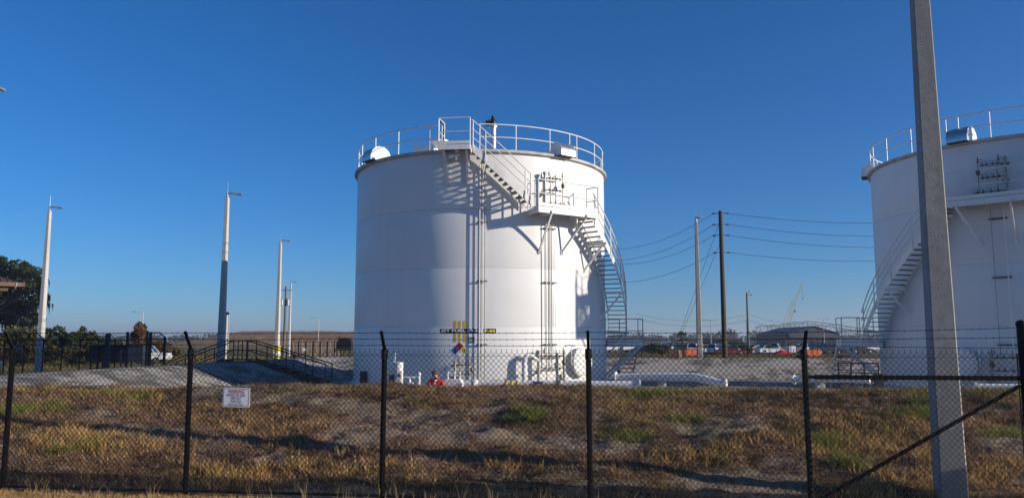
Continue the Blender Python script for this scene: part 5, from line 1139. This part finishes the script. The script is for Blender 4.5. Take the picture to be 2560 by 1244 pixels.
# hangar frame under construction
Y = 385; sf = thing('steel_frame', 'pale steel trusses of a hangar under construction', 'steel frame', (at(2040, 850, Y).x, Y, 0))
tops = [(1918, 816), (1930, 811), (1960, 814), (1990, 808), (2018, 802), (2055, 806), (2100, 812), (2140, 818), (2185, 825)]
for dy in (0, 18):
    tp_ = [at(a, b, Y)+Vector((0, dy, 0)) for a, b in tops]; bt_ = [at(a, max(b+14, 828), Y)+Vector((0, dy, 0)) for a, b in tops]
    MB().tube(tp_, .28, 6).build('top_chord', M['frame'], sf); MB().tube(bt_, .25, 6).build('bottom_chord', M['frame'], sf)
    for k in range(len(tp_)): MB().bar(bt_[k], tp_[k], .3, .3).build('strut', M['frame'], sf)
    for k in range(len(tp_)-1):
        m_ = (tp_[k]+tp_[k+1])/2; MB().bar(bt_[k], m_, .22, .22).build('web', M['frame'], sf); MB().bar(m_, bt_[k+1], .22, .22).build('web', M['frame'], sf)
for a in (1931, 1946, 2150, 2185):
    q_ = at(a, 822, Y); MB().box((q_.x, Y, q_.z/2), (.6, .6, q_.z)).build('column', M['frame'], sf)
for z in (2.8, 5): MB().bar((at(1931, 850, Y).x, Y, z), (at(1962, 850, Y).x, Y, z), .25, .25).build('girt', M['frame'], sf)
# lattice crane
Y = 430; ck = thing('lattice_crane', 'yellow lattice boom crane rising behind the steel frame', 'crane', (at(1970, 850, Y).x, Y, 0))
def lattice(a, b, w0, w1, n_, mat, name):
    a = Vector(a); b = Vector(b); d = (b-a).normalized(); ex = d.cross(Vector((0, 1, 0))).normalized(); ey = Vector((0, 1, 0)); mb = MB(); P0 = None
    for k in range(n_+1):
        c = a+(b-a)*(k/n_); w_ = (w0+(w1-w0)*k/n_)/2; P = [c+ex*i*w_+ey*j*w_ for i, j in ((-1, -1), (1, -1), (1, 1), (-1, 1))]
        if P0:
            for i in range(4): mb.bar(P0[i], P[i], .11, .11); mb.bar(P0[i], P[(i+1) % 4], .06, .06)
        P0 = P
    return mb.build(name, M[mat], ck)
A_, B_, C_ = at(1970, 812, Y), at(1985, 757, Y), at(2005, 710, Y)
lattice(A_, B_, 1.7, 1.4, 12, 'crane', 'boom'); lattice(B_, C_, 1.2, .4, 10, 'crane', 'jib'); lattice((A_.x-.5, Y, 1.5), A_, 3.6, 2.6, 5, 'cranered', 'mast')
MB().bar(B_, at(1979, 753, Y), .3, .3).build('strut', M['crane'], ck); MB().tube([at(1979, 753, Y), A_+Vector((-3, 0, 0))], .06, 4).build('pendant_cable', M['charc'], ck); q_ = at(1987, 776, Y); MB().tube([B_+Vector((.6, 0, 0)), q_], .05, 4).box(q_-ez*.4, (.7, .5, 1.0)).build('hook_block', M['charc'], ck); q_ = at(2007, 746, Y); MB().tube([C_, q_], .05, 4).box(q_, (.4, .4, .9)).build('hook_block', M['charc'], ck)
MB().box((A_.x-.5, Y, 1.2), (6, 4, 1.6)).build('carrier', M['cranered'], ck)
for s in (-1, 1): MB().box((A_.x-.5, Y+2.4*s, .5), (7.5, .9, 1.0)).build('track', M['charc'], ck)
# parked aircraft
Y = 255; q_ = at(1755, 868, Y); ac = thing('parked_aircraft', 'dark grey aircraft with a tall swept tail fin behind the cars', 'aircraft', (q_.x, Y, 0)); zt = at(1755, 850, Y).z
MB().prism([(-1.6, 1.8), (3.6, 1.9), (2.2, 2.3), (1.2, 3.2), (.35, zt), (-1.0, zt)], (q_.x, Y, 0), Vector((1, 0, 0)), ez, Vector((0, 1, 0)), .25).build('tail_fin', M['hangard'], ac)
MB().tube([(q_.x-2.2, Y, 2.0), (q_.x+1, Y, 1.8), (q_.x+6, Y, 1.65), (q_.x+10, Y, 1.6), (q_.x+12, Y, 1.5)], [.25, .7, 1.15, 1.1, .3], 14).build('fuselage', M['hangard'], ac, True)
MB().box((q_.x+6, Y, 2.3), (1.9, 16, .22)).build('wing', M['hangard'], ac); MB().box((q_.x-1.0, Y, 2.1), (1.1, 5.5, .14)).build('tailplane', M['hangard'], ac)
for x, y in ((5.5, 1.4), (5.5, -1.4), (10.4, 0)): MB().tube([(q_.x+x, Y+y-.12, .35), (q_.x+x, Y+y+.12, .35)], .35, 10).bar((q_.x+x, Y+y, .4), (q_.x+x, Y+y*.6, 1.4), .12, .12).build('landing_gear', M['charc'], ac)
# ------------------------------------------------------------------ haze over the far ground
hm = bpy.data.materials.new('haze_air'); hm.use_nodes = True; t = hm.node_tree; t.nodes.remove(t.nodes['Principled BSDF'])
pv = t.nodes.new('ShaderNodeVolumePrincipled'); pv.inputs['Color'].default_value = (.80, .88, 1.0, 1); pv.inputs['Density'].default_value = .00030; pv.inputs['Anisotropy'].default_value = .25
t.links.new(pv.outputs[0], t.nodes['Material Output'].inputs['Volume'])
hb = MB().box((0, 3000, 27.5), (30000, 34000, 63)).build('haze', hm, None, org=Vector((0, 3000, -4))); hb['kind'] = 'stuff'
